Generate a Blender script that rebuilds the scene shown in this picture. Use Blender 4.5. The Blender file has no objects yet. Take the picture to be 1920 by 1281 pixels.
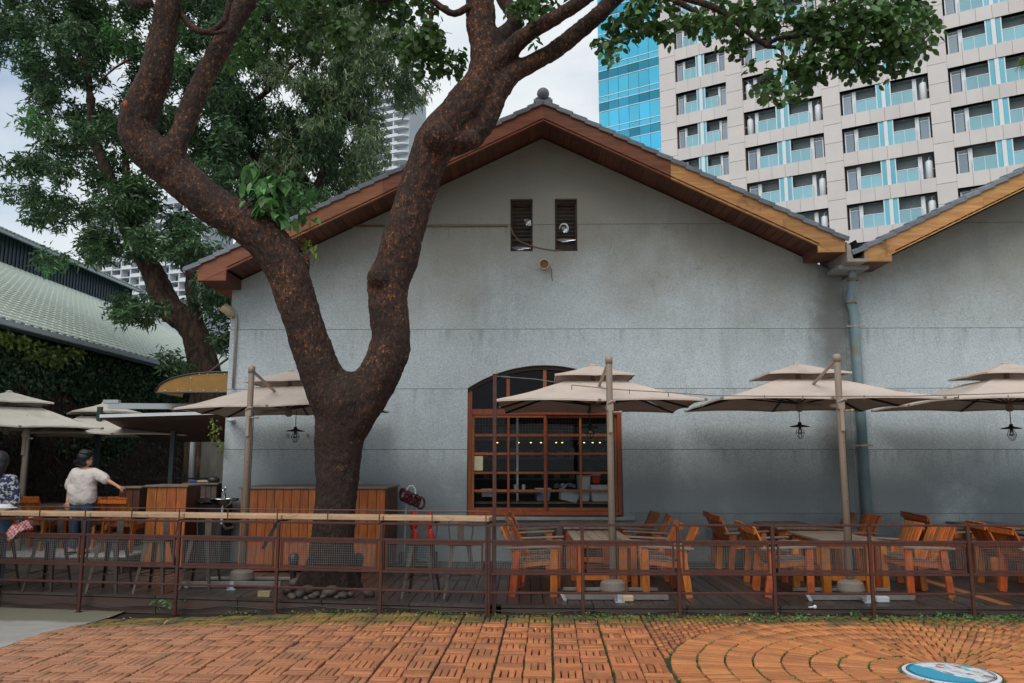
import bpy, math, random
import numpy as np
from mathutils import Vector, Matrix, Euler

# ------------------------------------------------------------------ camera, world, sun
SC = bpy.context.scene
COL = SC.collection
R = math.radians
FOC, PITCH, YAW, EYE = 1500.0, R(8.4), R(0.945), 1.75
cd = bpy.data.cameras.new('camera'); cam = bpy.data.objects.new('camera', cd); COL.objects.link(cam)
cd.sensor_width = 36; cd.lens = FOC / 1920 * 36; cd.clip_end = 3000; cd.clip_start = 0.05
cam.location = (0, 0, EYE); cam.rotation_euler = (R(90) + PITCH, 0, YAW)
SC.camera = cam
SC.view_settings.view_transform = 'Standard'; SC.view_settings.look = 'None'
SC.view_settings.exposure = 0.42; SC.view_settings.gamma = 1; SC.view_settings.use_curve_mapping = False
SUN_EL, SUN_AZ = 50, 205          # azimuth: compass-like, 180 = behind the camera

def make_world():
    w = bpy.data.worlds.new('World'); SC.world = w; w.use_nodes = True
    nt = w.node_tree; N = nt.nodes; L = nt.links; N.clear()
    out = N.new('ShaderNodeOutputWorld'); bg = N.new('ShaderNodeBackground'); bg2 = N.new('ShaderNodeBackground')
    sky = N.new('ShaderNodeTexSky'); sky.sky_type = 'NISHITA'; sky.sun_disc = False
    sky.sun_elevation = R(SUN_EL); sky.sun_rotation = R(SUN_AZ); sky.air_density = 1.2; sky.dust_density = 2
    bg.inputs[1].default_value = 0.12
    L.new(sky.outputs[0], bg.inputs[0])
    tc = N.new('ShaderNodeTexCoord'); mp = N.new('ShaderNodeMapping'); mp.inputs['Scale'].default_value = (1, 1, 2.2)
    mp.inputs['Location'].default_value = (2.3, 1.2, 0.4)
    n1 = N.new('ShaderNodeTexNoise'); n1.inputs['Scale'].default_value = 1.6; n1.inputs['Detail'].default_value = 8; n1.inputs['Roughness'].default_value = 0.5
    L.new(tc.outputs['Generated'], mp.inputs[0]); L.new(mp.outputs[0], n1.inputs[0])
    cr = N.new('ShaderNodeValToRGB'); cr.color_ramp.elements[0].position = 0.39; cr.color_ramp.elements[0].color = (.25, .25, .25, 1)
    cr.color_ramp.elements[1].position = 0.53; cr.color_ramp.elements[1].color = (1, 1, 1, 1)
    L.new(n1.outputs[0], cr.inputs[0])
    n2 = N.new('ShaderNodeTexNoise'); n2.inputs['Scale'].default_value = 3.5; n2.inputs['Detail'].default_value = 6
    L.new(mp.outputs[0], n2.inputs[0])
    c2 = N.new('ShaderNodeValToRGB'); c2.color_ramp.elements[0].position = 0.35; c2.color_ramp.elements[0].color = (.68, .75, .80, 1)
    c2.color_ramp.elements[1].position = 0.62; c2.color_ramp.elements[1].color = (.82, .85, .865, 1)
    L.new(n2.outputs[0], c2.inputs[0]); L.new(c2.outputs[0], bg2.inputs[0]); bg2.inputs[1].default_value = 0.82
    mx = N.new('ShaderNodeMixShader'); L.new(cr.outputs[0], mx.inputs[0]); L.new(bg.outputs[0], mx.inputs[1]); L.new(bg2.outputs[0], mx.inputs[2])
    L.new(mx.outputs[0], out.inputs[0])
make_world()
sl = bpy.data.lights.new('sun', 'SUN'); sl.energy = 1.35; sl.angle = R(42); sl.color = (1, .95, .88)
so = bpy.data.objects.new('sun', sl); COL.objects.link(so)
az = R(SUN_AZ)
sd = Vector((math.sin(az) * math.cos(R(SUN_EL)), math.cos(az) * math.cos(R(SUN_EL)), math.sin(R(SUN_EL))))
so.rotation_euler = sd.to_track_quat('Z', 'Y').to_euler(); so.location = (0, 0, 30)

# ------------------------------------------------------------------ surveying: where a ray meets a plane (px are photo pixels)
def ray(px, py):
    u = (px - 960) / FOC; v = -(py - 640.5) / FOC
    y = math.cos(PITCH) - v * math.sin(PITCH); z = math.sin(PITCH) + v * math.cos(PITCH)
    c, s = math.cos(YAW), math.sin(YAW)
    return Vector((u * c - y * s, u * s + y * c, z))
def at(px, py, Y): d = ray(px, py); return d * (Y / d.y) + Vector((0, 0, EYE))
def on(px, py, z): d = ray(px, py); return d * ((z - EYE) / d.z) + Vector((0, 0, EYE))
def side(px, py, X): d = ray(px, py); return d * (X / d.x) + Vector((0, 0, EYE))
def lerp(a, b, t): return a + (b - a) * t
def sstep(a, b, x): t = min(1, max(0, (x - a) / (b - a))); return t * t * (3 - 2 * t)

# ------------------------------------------------------------------ materials
MATS = {}
def mat(name, c1, c2=None, scale=8, rough=.7, bump=.0, bscale=None, detail=6, metal=0, spec=.5, island=0., stretch=(1, 1, 1),
        c3=None, coord='Object', extra=None, trans=0, dirt=None, contrast=.25, hue=.035):
    if name in MATS: return MATS[name]
    m = bpy.data.materials.new(name); m.use_nodes = True; nt = m.node_tree; N = nt.nodes; L = nt.links
    b = N['Principled BSDF']; b.inputs['Roughness'].default_value = rough; b.inputs['Metallic'].default_value = metal
    b.inputs['Specular IOR Level'].default_value = spec
    tc = N.new('ShaderNodeTexCoord'); mp = N.new('ShaderNodeMapping'); mp.inputs['Scale'].default_value = stretch
    geo = N.new('ShaderNodeNewGeometry')
    L.new(geo.outputs['Position'] if coord == 'World' else tc.outputs[coord], mp.inputs[0])
    oi = N.new('ShaderNodeObjectInfo')
    rnd = N.new('ShaderNodeMath'); rnd.operation = 'ADD'; L.new(oi.outputs['Random'], rnd.inputs[0]); L.new(geo.outputs['Random Per Island'], rnd.inputs[1])
    fr = N.new('ShaderNodeMath'); fr.operation = 'FRACT'; L.new(rnd.outputs[0], fr.inputs[0])
    # shift the texture per piece so no two pieces repeat
    cb = N.new('ShaderNodeCombineXYZ')
    for k in range(3):
        mu = N.new('ShaderNodeMath'); mu.operation = 'MULTIPLY'; mu.inputs[1].default_value = (17.3, 29.1, 11.7)[k] if island else 0
        L.new(fr.outputs[0], mu.inputs[0]); L.new(mu.outputs[0], cb.inputs[k])
    ad = N.new('ShaderNodeVectorMath'); ad.operation = 'ADD'; L.new(mp.outputs[0], ad.inputs[0]); L.new(cb.outputs[0], ad.inputs[1])
    nz = N.new('ShaderNodeTexNoise'); nz.inputs['Scale'].default_value = scale; nz.inputs['Detail'].default_value = detail; nz.inputs['Roughness'].default_value = .6
    L.new(ad.outputs[0], nz.inputs[0])
    rp = N.new('ShaderNodeValToRGB'); e = rp.color_ramp.elements
    c2 = c2 or tuple(x * .75 for x in c1)
    e[0].position = .5 - contrast; e[0].color = (*c2, 1); e[1].position = .5 + contrast; e[1].color = (*c1, 1)
    if c3: x = e.new(.5); x.color = (*c3, 1)
    L.new(nz.outputs[0], rp.inputs[0]); col = rp.outputs[0]
    if island:
        hs = N.new('ShaderNodeHueSaturation')
        mr = N.new('ShaderNodeMapRange'); mr.inputs[3].default_value = 1 - island; mr.inputs[4].default_value = 1 + island
        L.new(fr.outputs[0], mr.inputs[0]); L.new(mr.outputs[0], hs.inputs['Value'])
        f2 = N.new('ShaderNodeMath'); f2.operation = 'MULTIPLY'; f2.inputs[1].default_value = 7.7; L.new(fr.outputs[0], f2.inputs[0])
        f3 = N.new('ShaderNodeMath'); f3.operation = 'FRACT'; L.new(f2.outputs[0], f3.inputs[0])
        m2 = N.new('ShaderNodeMapRange'); m2.inputs[3].default_value = .5 - island * hue; m2.inputs[4].default_value = .5 + island * hue
        L.new(f3.outputs[0], m2.inputs[0]); L.new(m2.outputs[0], hs.inputs['Hue']); L.new(col, hs.inputs['Color']); col = hs.outputs[0]
    if dirt:       # (colour, noise scale, threshold lo, hi, amount, vertical stretch)
        n2 = N.new('ShaderNodeTexNoise'); n2.inputs['Scale'].default_value = dirt[1]; n2.inputs['Detail'].default_value = 7; n2.inputs['Roughness'].default_value = .65
        mq = N.new('ShaderNodeMapping'); mq.inputs['Scale'].default_value = (1, 1, dirt[5] if len(dirt) > 5 else 1)
        L.new(geo.outputs['Position'], mq.inputs[0]); L.new(mq.outputs[0], n2.inputs[0])
        q = N.new('ShaderNodeMapRange'); q.interpolation_type = 'SMOOTHSTEP'; q.inputs[1].default_value = dirt[2]; q.inputs[2].default_value = dirt[3]; q.inputs[4].default_value = dirt[4]
        L.new(n2.outputs[0], q.inputs[0])
        mi = N.new('ShaderNodeMix'); mi.data_type = 'RGBA'; L.new(q.outputs[0], mi.inputs[0]); L.new(col, mi.inputs[6]); mi.inputs[7].default_value = (*dirt[0], 1); col = mi.outputs[2]
    if extra: col = extra(N, L, geo, col, b)
    L.new(col, b.inputs['Base Color'])
    if bump:
        bn = N.new('ShaderNodeTexNoise'); bn.inputs['Scale'].default_value = bscale or scale * 3; bn.inputs['Detail'].default_value = 8; bn.inputs['Roughness'].default_value = .65
        L.new(ad.outputs[0], bn.inputs[0]); bp = N.new('ShaderNodeBump'); bp.inputs['Strength'].default_value = min(1, bump); bp.inputs['Distance'].default_value = .02 * max(1, bump)
        L.new(bn.outputs[0], bp.inputs['Height']); L.new(bp.outputs[0], b.inputs['Normal'])
    if trans:
        ts = N.new('ShaderNodeBsdfTranslucent'); L.new(col, ts.inputs[0]); ms = N.new('ShaderNodeMixShader'); ms.inputs[0].default_value = trans
        L.new(b.outputs[0], ms.inputs[1]); L.new(ts.outputs[0], ms.inputs[2]); L.new(ms.outputs[0], N['Material Output'].inputs[0])
    MATS[name] = m; return m

def vmath(N, L, op, a, b_=None, c=None):
    n = N.new('ShaderNodeMath'); n.operation = op
    for i, v in enumerate((a, b_, c)):
        if v is None: continue
        if isinstance(v, (int, float)): n.inputs[i].default_value = v
        else: L.new(v, n.inputs[i])
    return n.outputs[0]
def mixc(N, L, f, a, col):
    m = N.new('ShaderNodeMix'); m.data_type = 'RGBA'
    L.new(f, m.inputs[0]) if not isinstance(f, (int, float)) else setattr(m.inputs[0], 'default_value', f)
    L.new(a, m.inputs[6])
    if isinstance(col, tuple): m.inputs[7].default_value = (*col, 1)
    else: L.new(col, m.inputs[7])
    return m.outputs[2]
def smooth(N, L, v, a, b_, amt=1.):
    q = N.new('ShaderNodeMapRange'); q.interpolation_type = 'SMOOTHSTEP'; q.inputs[1].default_value = a; q.inputs[2].default_value = b_; q.inputs[3].default_value = 0; q.inputs[4].default_value = amt
    L.new(v, q.inputs[0]); return q.outputs[0]
def noise(N, L, geo, scale, stretch=(1, 1, 1), detail=6):
    mq = N.new('ShaderNodeMapping'); mq.inputs['Scale'].default_value = stretch; L.new(geo.outputs['Position'], mq.inputs[0])
    n = N.new('ShaderNodeTexNoise'); n.inputs['Scale'].default_value = scale; n.inputs['Detail'].default_value = detail; n.inputs['Roughness'].default_value = .6
    L.new(mq.outputs[0], n.inputs[0]); return n.outputs[0]

def wall_extra(N, L, geo, col, b):
    # washed pebble render: fine stone specks, old rain runs, grime and umbrella shade in blotches
    vo = N.new('ShaderNodeTexVoronoi'); vo.inputs['Scale'].default_value = 120; L.new(geo.outputs['Position'], vo.inputs[0])
    sp = N.new('ShaderNodeSeparateColor'); L.new(vo.outputs['Color'], sp.inputs[0])
    rp = N.new('ShaderNodeValToRGB'); e = rp.color_ramp.elements
    e[0].position = 0; e[0].color = (.35, .37, .38, 1); e[1].position = 1; e[1].color = (1.5, 1.5, 1.5, 1); x = e.new(.5); x.color = (.97, .97, .96, 1)
    L.new(sp.outputs[0], rp.inputs[0])
    m = N.new('ShaderNodeMix'); m.data_type = 'RGBA'; m.blend_type = 'MULTIPLY'; m.inputs[0].default_value = .50; L.new(col, m.inputs[6]); L.new(rp.outputs[0], m.inputs[7]); col = m.outputs[2]
    sx = N.new('ShaderNodeSeparateXYZ'); L.new(geo.outputs['Position'], sx.inputs[0])
    Xp, Zp = sx.outputs[0], sx.outputs[2]
    nb = noise(N, L, geo, .7, (1, 1, 1)); nr = noise(N, L, geo, 1.6, (1.6, 1, .22)); ns = noise(N, L, geo, 3.0, (1, 1, 1))
    # brown weathering towards the gable top
    w = vmath(N, L, 'ADD', Zp, vmath(N, L, 'MULTIPLY', nb, 3.0))
    col = mixc(N, L, smooth(N, L, w, 4.9, 7.6, .85), col, (.27, .25, .205))
    # rain runs
    col = mixc(N, L, smooth(N, L, nr, .52, .72, .2), col, (.19, .205, .21))
    # run beside the valley downpipe
    px = vmath(N, L, 'ABSOLUTE', vmath(N, L, 'SUBTRACT', Xp, 5.25)); px = vmath(N, L, 'ADD', px, vmath(N, L, 'MULTIPLY', ns, .6))
    s1 = N.new('ShaderNodeMapRange'); s1.interpolation_type = 'SMOOTHSTEP'; s1.inputs[1].default_value = .35; s1.inputs[2].default_value = .85; s1.inputs[3].default_value = .85; s1.inputs[4].default_value = 0
    L.new(px, s1.inputs[0]); col = mixc(N, L, s1.outputs[0], col, (.15, .155, .145))
    # splash grime and umbrella shade painted into the lowest bands: begins below the band joint at z = 1.92
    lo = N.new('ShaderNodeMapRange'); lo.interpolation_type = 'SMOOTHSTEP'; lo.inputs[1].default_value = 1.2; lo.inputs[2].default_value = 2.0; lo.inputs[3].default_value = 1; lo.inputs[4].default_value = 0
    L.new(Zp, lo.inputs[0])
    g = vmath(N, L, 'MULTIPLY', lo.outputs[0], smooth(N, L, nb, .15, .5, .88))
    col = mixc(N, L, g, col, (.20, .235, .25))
    # drips under the joints and a few hairline cracks
    fr_ = noise(N, L, geo, 9, (1, 1, .12)); 
    for zj in (5.805, 3.959, 2.936, 1.918, .878):
        d_ = vmath(N, L, 'SUBTRACT', zj, Zp); a_ = smooth(N, L, d_, 0, .01); b2 = N.new('ShaderNodeMapRange'); b2.interpolation_type = 'SMOOTHSTEP'; b2.inputs[1].default_value = .02; b2.inputs[2].default_value = .42; b2.inputs[3].default_value = 1; b2.inputs[4].default_value = 0; L.new(d_, b2.inputs[0])
        col = mixc(N, L, vmath(N, L, 'MULTIPLY', vmath(N, L, 'MULTIPLY', a_, b2.outputs[0]), smooth(N, L, fr_, .48, .75, .45)), col, (.17, .18, .17))
    nc = vmath(N, L, 'ABSOLUTE', vmath(N, L, 'SUBTRACT', noise(N, L, geo, 1.1, (1.6, 1, .6), 9), .5)); ck = N.new('ShaderNodeMapRange'); ck.inputs[1].default_value = .0005; ck.inputs[2].default_value = .0032; ck.inputs[3].default_value = 1; ck.inputs[4].default_value = 0; L.new(nc, ck.inputs[0])
    mk = smooth(N, L, noise(N, L, geo, .55, (1, 1, 1), 2), .52, .60, .55); col = mixc(N, L, vmath(N, L, 'MULTIPLY', ck.outputs[0], mk), col, (.14, .14, .13))
    b.inputs['Roughness'].default_value = .85
    return col
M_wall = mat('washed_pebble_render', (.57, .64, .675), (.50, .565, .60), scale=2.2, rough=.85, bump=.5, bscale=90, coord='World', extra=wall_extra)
M_concrete = mat('concrete_sill', (.36, .37, .36), (.24, .25, .25), scale=6, bump=.3, bscale=60)
M_groove = mat('joint_mortar', (.11, .115, .11), scale=10)
M_bargeA = mat('barge_timber_red', (.30, .085, .035), (.17, .05, .024), scale=3.2, rough=.55, stretch=(.6, 3, 6), bump=.2, bscale=14, island=.12, contrast=.16)
M_bargeC = mat('barge_timber_brown', (.46, .175, .06), (.25, .08, .03), scale=3.2, rough=.55, stretch=(.6, 3, 6), bump=.2, bscale=14, island=.12, contrast=.16)
M_bargeB = mat('barge_timber_honey', (.66, .36, .125), (.46, .20, .065), scale=3.2, rough=.55, stretch=(.6, 3, 6), bump=.2, bscale=14, island=.12, dirt=((.10, .055, .025), 1.6, .56, .72, .7), contrast=.16)
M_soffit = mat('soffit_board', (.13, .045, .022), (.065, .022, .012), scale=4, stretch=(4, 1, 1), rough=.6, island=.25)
M_tile = mat('grey_roof_tile', (.24, .265, .31), (.15, .17, .20), scale=14, rough=.55, bump=.25, island=.2)
M_frame = mat('window_timber', (.38, .100, .024), (.20, .046, .013), scale=6, rough=.4, stretch=(3, 3, .6), bump=.1, island=.2)
M_darkwood = mat('dark_timber', (.052, .024, .015), (.028, .014, .010), scale=8, rough=.6, bump=.2)
M_cedar = mat('orange_cedar', (.44, .135, .028), (.24, .058, .013), scale=5, rough=.42, stretch=(5, 5, .8), bump=.12, bscale=12, island=.2, dirt=((.12, .045, .02), 2.5, .6, .75, .6), contrast=.18)
M_chair = mat('chair_timber', (.50, .135, .020), (.26, .060, .011), scale=7, rough=.42, stretch=(3, 3, 1), bump=.12, bscale=14, island=.38, contrast=.2, dirt=((.10, .045, .022), 3.5, .52, .72, .7))
M_grey = mat('weathered_timber', (.26, .20, .155), (.14, .10, .08), scale=5, rough=.7, stretch=(1, 5, 3), bump=.3, bscale=20, island=.22)
M_greyd = mat('weathered_timber_dark', (.13, .10, .082), (.06, .045, .038), scale=5, rough=.62, stretch=(1, 5, 3), bump=.3, bscale=20, island=.22)
M_counter = mat('pale_counter_timber', (.60, .42, .26), (.40, .25, .14), scale=5, rough=.6, stretch=(.6, 5, 5), bump=.25, bscale=18, island=.1, dirt=((.12, .07, .04), 7, .60, .70, .7))
M_rail = mat('rust_red_paint', (.085, .027, .020), (.042, .015, .012), scale=14, rough=.45, bump=.08, dirt=((.05, .03, .025), 5, .55, .75, .7))
M_wire = mat('galvanised_wire', (.26, .27, .27), (.17, .18, .18), scale=30, rough=.5, metal=.4)
M_pole = mat('umbrella_pole_paint', (.36, .295, .235), (.29, .235, .185), scale=5, rough=.45)
M_canopy = mat('umbrella_fabric', (.66, .56, .49), (.58, .48, .42), scale=2.4, rough=.9, bump=1.0, bscale=3.5, trans=.10, dirt=((.36, .31, .24), 1.1, .5, .75, .5))
M_canopyold = mat('umbrella_fabric_old', (.66, .62, .56), (.56, .53, .46), scale=3, rough=.9, bump=.3, bscale=9, trans=.12, dirt=((.30, .31, .18), 2.2, .5, .75, .6))
M_black = mat('black_metal', (.022, .024, .027), scale=10, rough=.45)
M_blackstain = mat('black_stained_timber', (.03, .027, .026), (.016, .015, .015), scale=8, rough=.5)
M_steel = mat('brushed_stool_steel', (.16, .125, .10), (.07, .055, .045), scale=6, rough=.3, metal=.8)
M_steeld = mat('dark_stool_steel', (.09, .08, .075), (.05, .045, .042), scale=6, rough=.4, metal=.6)
M_chrome = mat('chrome', (.75, .77, .78), rough=.12, metal=1)
M_plank = mat('deck_plank', (.075, .060, .055), (.032, .027, .025), scale=4.5, rough=.36, stretch=(5, .7, 1), bump=.3, bscale=25, island=.28)
M_plankfresh = mat('deck_plank_fresh', (.42, .17, .06), (.28, .10, .035), scale=4, rough=.5, stretch=(5, .7, 1), bump=.2)
M_skirt = mat('deck_skirt', (.085, .050, .040), (.045, .027, .022), scale=5, rough=.6, bump=.2, stretch=(.5, 1, 4))
M_pipe = mat('blue_grey_pipe', (.15, .27, .32), (.26, .34, .36), scale=5, rough=.4, stretch=(2, 2, .5), dirt=((.27, .235, .18), 3.2, .52, .62, .7), contrast=.15)
M_zinc = mat('zinc_gutter', (.46, .40, .36), (.30, .25, .23), scale=6, rough=.5, metal=.2)
M_cream = mat('cream_plastic', (.62, .50, .33), (.52, .40, .25), rough=.45)
M_white = mat('white_plastic', (.62, .65, .67), (.52, .55, .58), rough=.4)
M_cable = mat('cable_tan', (.24, .18, .12), rough=.6)
M_green = mat('dark_teal_steel', (.035, .055, .06), rough=.4)
M_awnfab = mat('brown_awning_fabric', (.155, .085, .06), (.12, .065, .047), scale=3, rough=.9, trans=.1)
M_yellow = mat('amber_panel', (.50, .285, .075), (.36, .20, .055), scale=4, rough=.35, trans=.25)
M_skin = mat('skin', (.50, .27, .18), (.44, .23, .15), rough=.5)
M_hair = mat('black_hair', (.012, .012, .016), rough=.45, stretch=(1, 1, .2), scale=60, bump=.4)
M_blouse = mat('white_blouse', (.66, .60, .58), (.58, .53, .50), scale=5, rough=.85, bump=.5, bscale=12)
M_denim = mat('denim', (.035, .06, .11), (.02, .035, .07), scale=20, rough=.85)
M_denimlight = mat('light_denim', (.10, .20, .32), (.06, .13, .22), scale=20, rough=.85)
M_floral = mat('floral_print', (.015, .022, .06), (.35, .38, .42), scale=26, rough=.85, detail=2, contrast=.08, c3=(.012, .02, .055))
M_red = mat('red_fabric', (.55, .02, .02), rough=.7)
M_redplastic = mat('red_plastic', (.60, .012, .012), (.5, .01, .01), rough=.4)
M_stone = mat('river_stone', (.105, .080, .068), (.055, .042, .038), scale=6, rough=.6, island=.3, bump=.2)
M_paver = mat('pale_paver', (.50, .50, .49), (.40, .40, .39), scale=4, rough=.5, island=.1, bump=.15)
def apron_extra(N, L, geo, col, b):
    sx = N.new('ShaderNodeSeparateXYZ'); L.new(geo.outputs['Position'], sx.inputs[0])
    n = noise(N, L, geo, 1.5); w = vmath(N, L, 'ADD', sx.outputs[1], vmath(N, L, 'MULTIPLY', n, .7))
    w = vmath(N, L, 'ADD', w, vmath(N, L, 'MULTIPLY', sx.outputs[0], .12))
    return mixc(N, L, smooth(N, L, w, 9.0, 9.25, .8), col, (.12, .115, .07))
M_apron = mat('grey_concrete_apron', (.36, .345, .32), (.27, .26, .24), scale=2.5, rough=.8, bump=.3, bscale=50, coord='World', extra=apron_extra)

def brick_extra(N, L, geo, col, b):
    sx = N.new('ShaderNodeSeparateXYZ'); L.new(geo.outputs['Position'], sx.inputs[0])
    # pale wear to the left, moss in a belt along the deck
    nL = noise(N, L, geo, 1.1); nF = noise(N, L, geo, 7); nM = noise(N, L, geo, 2.2)
    f = N.new('ShaderNodeMapRange'); f.interpolation_type = 'SMOOTHSTEP'; f.inputs[1].default_value = -4.5; f.inputs[2].default_value = 1.5; f.inputs[3].default_value = .62; f.inputs[4].default_value = .0
    L.new(vmath(N, L, 'ADD', sx.outputs[0], vmath(N, L, 'MULTIPLY', nL, 1.5)), f.inputs[0])
    col = mixc(N, L, f.outputs[0], col, (.36, .205, .13))
    col = mixc(N, L, smooth(N, L, nF, .58, .78, .45), col, (.26, .19, .15))
    yy = vmath(N, L, 'ADD', sx.outputs[1], vmath(N, L, 'MULTIPLY', nM, .9))
    g = smooth(N, L, yy, 9.25, 9.62, .9)
    mc = N.new('ShaderNodeValToRGB'); e = mc.color_ramp.elements; e[0].position = .4; e[0].color = (.055, .07, .025, 1); e[1].position = .62; e[1].color = (.24, .16, .03, 1)
    L.new(noise(N, L, geo, 1.9), mc.inputs[0])
    col = mixc(N, L, g, col, mc.outputs[0])
    return col
M_brick = mat('paving_brick', (.51, .190, .070), (.36, .118, .046), scale=6, rough=.75, bump=.5, bscale=45, island=.26, hue=.022, coord='World', dirt=((.13, .085, .06), 1.7, .5, .72, .5), extra=brick_extra)
M_brickring = mat('ring_brick', (.57, .225, .076), (.43, .150, .050), scale=6, rough=.72, bump=.5, bscale=45, island=.24, hue=.015, coord='World', dirt=((.17, .10, .06), 1.5, .5, .72, .5), extra=brick_extra)
def soil_extra(N, L, geo, col, b):
    n = noise(N, L, geo, 3.0); sx = N.new('ShaderNodeSeparateXYZ'); L.new(geo.outputs['Position'], sx.inputs[0])
    w = vmath(N, L, 'ADD', n, vmath(N, L, 'MULTIPLY', sx.outputs[0], .045))
    return mixc(N, L, smooth(N, L, w, .42, .60, .85), col, (.035, .062, .018))
M_soil = mat('joint_soil', (.018, .014, .010), (.010, .008, .007), scale=30, rough=.95, bump=.6, bscale=80, coord='World', extra=soil_extra)

def fissure(N, L, geo, col, b, sc, zs):
    nd = N.new('ShaderNodeTexNoise'); nd.inputs['Scale'].default_value = 5; nd.inputs['Detail'].default_value = 4; L.new(geo.outputs['Position'], nd.inputs[0])
    ad = N.new('ShaderNodeVectorMath'); ad.operation = 'MULTIPLY_ADD'; ad.inputs[1].default_value = (.14, .14, .14); L.new(nd.outputs['Color'], ad.inputs[0]); L.new(geo.outputs['Position'], ad.inputs[2])
    mq = N.new('ShaderNodeMapping'); mq.inputs['Scale'].default_value = (1, 1, zs); L.new(ad.outputs[0], mq.inputs[0])
    vo = N.new('ShaderNodeTexVoronoi'); vo.feature = 'DISTANCE_TO_EDGE'; vo.inputs['Scale'].default_value = sc; L.new(mq.outputs[0], vo.inputs[0])
    k = N.new('ShaderNodeMapRange'); k.inputs[1].default_value = 0; k.inputs[2].default_value = .16; k.inputs[3].default_value = .8; k.inputs[4].default_value = 0; L.new(vo.outputs['Distance'], k.inputs[0])
    return mixc(N, L, k.outputs[0], col, (.010, .006, .005))
def grey_bark_extra(N, L, geo, col, b): return fissure(N, L, geo, col, b, 9, .22)
def bark_extra(N, L, geo, col, b):
    n = noise(N, L, geo, 24, (1, 1, .6), 8); n2 = noise(N, L, geo, 2.2); col = fissure(N, L, geo, col, b, 17, .30)
    k = vmath(N, L, 'ADD', n, vmath(N, L, 'MULTIPLY', n2, .45))
    sx = N.new('ShaderNodeSeparateXYZ'); L.new(geo.outputs['Position'], sx.inputs[0])
    hh = smooth(N, L, sx.outputs[2], 1.2, 4.2, .13); k = vmath(N, L, 'ADD', k, hh)
    col = mixc(N, L, smooth(N, L, k, .80, 1.1, .55), col, (.25, .085, .034))
    vo = N.new('ShaderNodeTexVoronoi'); vo.inputs['Scale'].default_value = 60; L.new(geo.outputs['Position'], vo.inputs[0])
    sp = N.new('ShaderNodeSeparateColor'); L.new(vo.outputs['Color'], sp.inputs[0])
    sel = vmath(N, L, 'MULTIPLY', smooth(N, L, sp.outputs[0], .90, .95), smooth(N, L, k, .78, 1.05))
    return mixc(N, L, sel, col, (.38, .19, .08))
M_bark = mat('reddish_bark', (.058, .024, .014), (.014, .008, .006), scale=13, rough=.8, bump=2.2, bscale=30, stretch=(1, 1, .55), coord='World', extra=bark_extra)
M_barkgrey = mat('grey_brown_bark', (.135, .070, .042), (.022, .014, .011), scale=12, rough=.85, bump=2.6, bscale=14, stretch=(1, 1, .22), coord='World', extra=grey_bark_extra)
M_cut = mat('pruned_wood', (.42, .12, .04), (.30, .08, .03), scale=12, rough=.7)
def leafmat(name, c1, c2, isl=.35, tr=.3, rough=.45): return mat(name, c1, c2, scale=.9, rough=rough, island=isl, trans=tr, coord='World', detail=2)
M_leafF = leafmat('broad_leaf', (.11, .21, .055), (.045, .10, .032))
M_leafB = leafmat('bright_leaf', (.15, .32, .10), (.075, .20, .065))
M_leafY = leafmat('young_leaf', (.26, .34, .07), (.15, .22, .05))
M_leafA = leafmat('narrow_dark_leaf', (.105, .195, .075), (.040, .098, .046), isl=.5)
M_leafO = leafmat('weeping_leaf', (.27, .33, .16), (.11, .20, .10), isl=.45)
M_ivy = leafmat('ivy_leaf', (.055, .125, .048), (.022, .055, .028), isl=.5)
M_ivyY = leafmat('ivy_light', (.20, .27, .06), (.10, .17, .045), isl=.3)
M_vine = mat('dead_vine', (.060, .034, .026), (.022, .013, .011), scale=9, rough=.9, bump=1.5, bscale=30, coord='World', stretch=(1, 1, .4), dirt=((.13, .09, .065), 1.2, .55, .8, .5, .3))
M_weed = leafmat('weed_leaf', (.15, .27, .085), (.06, .14, .045), isl=.5)

def glass(name, tint, refl=.35, rough=.02, alpha=.6):
    m = bpy.data.materials.new(name); m.use_nodes = True; N = m.node_tree.nodes; L = m.node_tree.links; N.clear()
    o = N.new('ShaderNodeOutputMaterial'); t = N.new('ShaderNodeBsdfTransparent'); t.inputs[0].default_value = (*tint, 1)
    g = N.new('ShaderNodeBsdfGlossy'); g.inputs[0].default_value = (.9, .95, 1, 1); g.inputs[1].default_value = rough
    fr = N.new('ShaderNodeFresnel'); fr.inputs[0].default_value = 1.5
    a = N.new('ShaderNodeMath'); a.operation = 'ADD'; a.use_clamp = True; a.inputs[1].default_value = refl; L.new(fr.outputs[0], a.inputs[0])
    x = N.new('ShaderNodeMixShader'); L.new(a.outputs[0], x.inputs[0]); L.new(t.outputs[0], x.inputs[1]); L.new(g.outputs[0], x.inputs[2]); L.new(x.outputs[0], o.inputs[0])
    return m
M_glass = glass('window_glass', (.86, .88, .88), -.025)
M_balglass = mat('aqua_balustrade_glass', (.30, .58, .66), (.22, .48, .56), scale=.4, rough=.1, island=.12, trans=.15, spec=.8)
M_film = glass('torn_clear_film', (.8, .85, .9), .35, .25)
M_towerclad = mat('tower_cladding', (.64, .595, .58), (.58, .54, .53), scale=.7, rough=.6, island=.05, dirt=((.48, .44, .42), .25, .5, .8, .5, .3))
M_towerjoint = mat('cladding_joint', (.25, .16, .14), rough=.8)
M_curtain = mat('curtain_wall_glass', (.13, .58, .76), (.08, .48, .68), scale=.15, rough=.02, metal=.95, island=.08)
M_curtaind = mat('curtain_wall_spandrel', (.05, .32, .45), (.04, .26, .38), scale=.2, rough=.08, metal=.8, island=.3)
M_bluepanel = mat('blue_panel', (.16, .50, .62), (.12, .43, .55), scale=.5, rough=.25, island=.1)
M_whitepaint = mat('white_paint', (.72, .75, .78), (.64, .67, .70), rough=.45)
M_greydoor = mat('grey_blue_door', (.25, .32, .38), (.20, .27, .34), scale=.6, rough=.3, island=.15)
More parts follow.
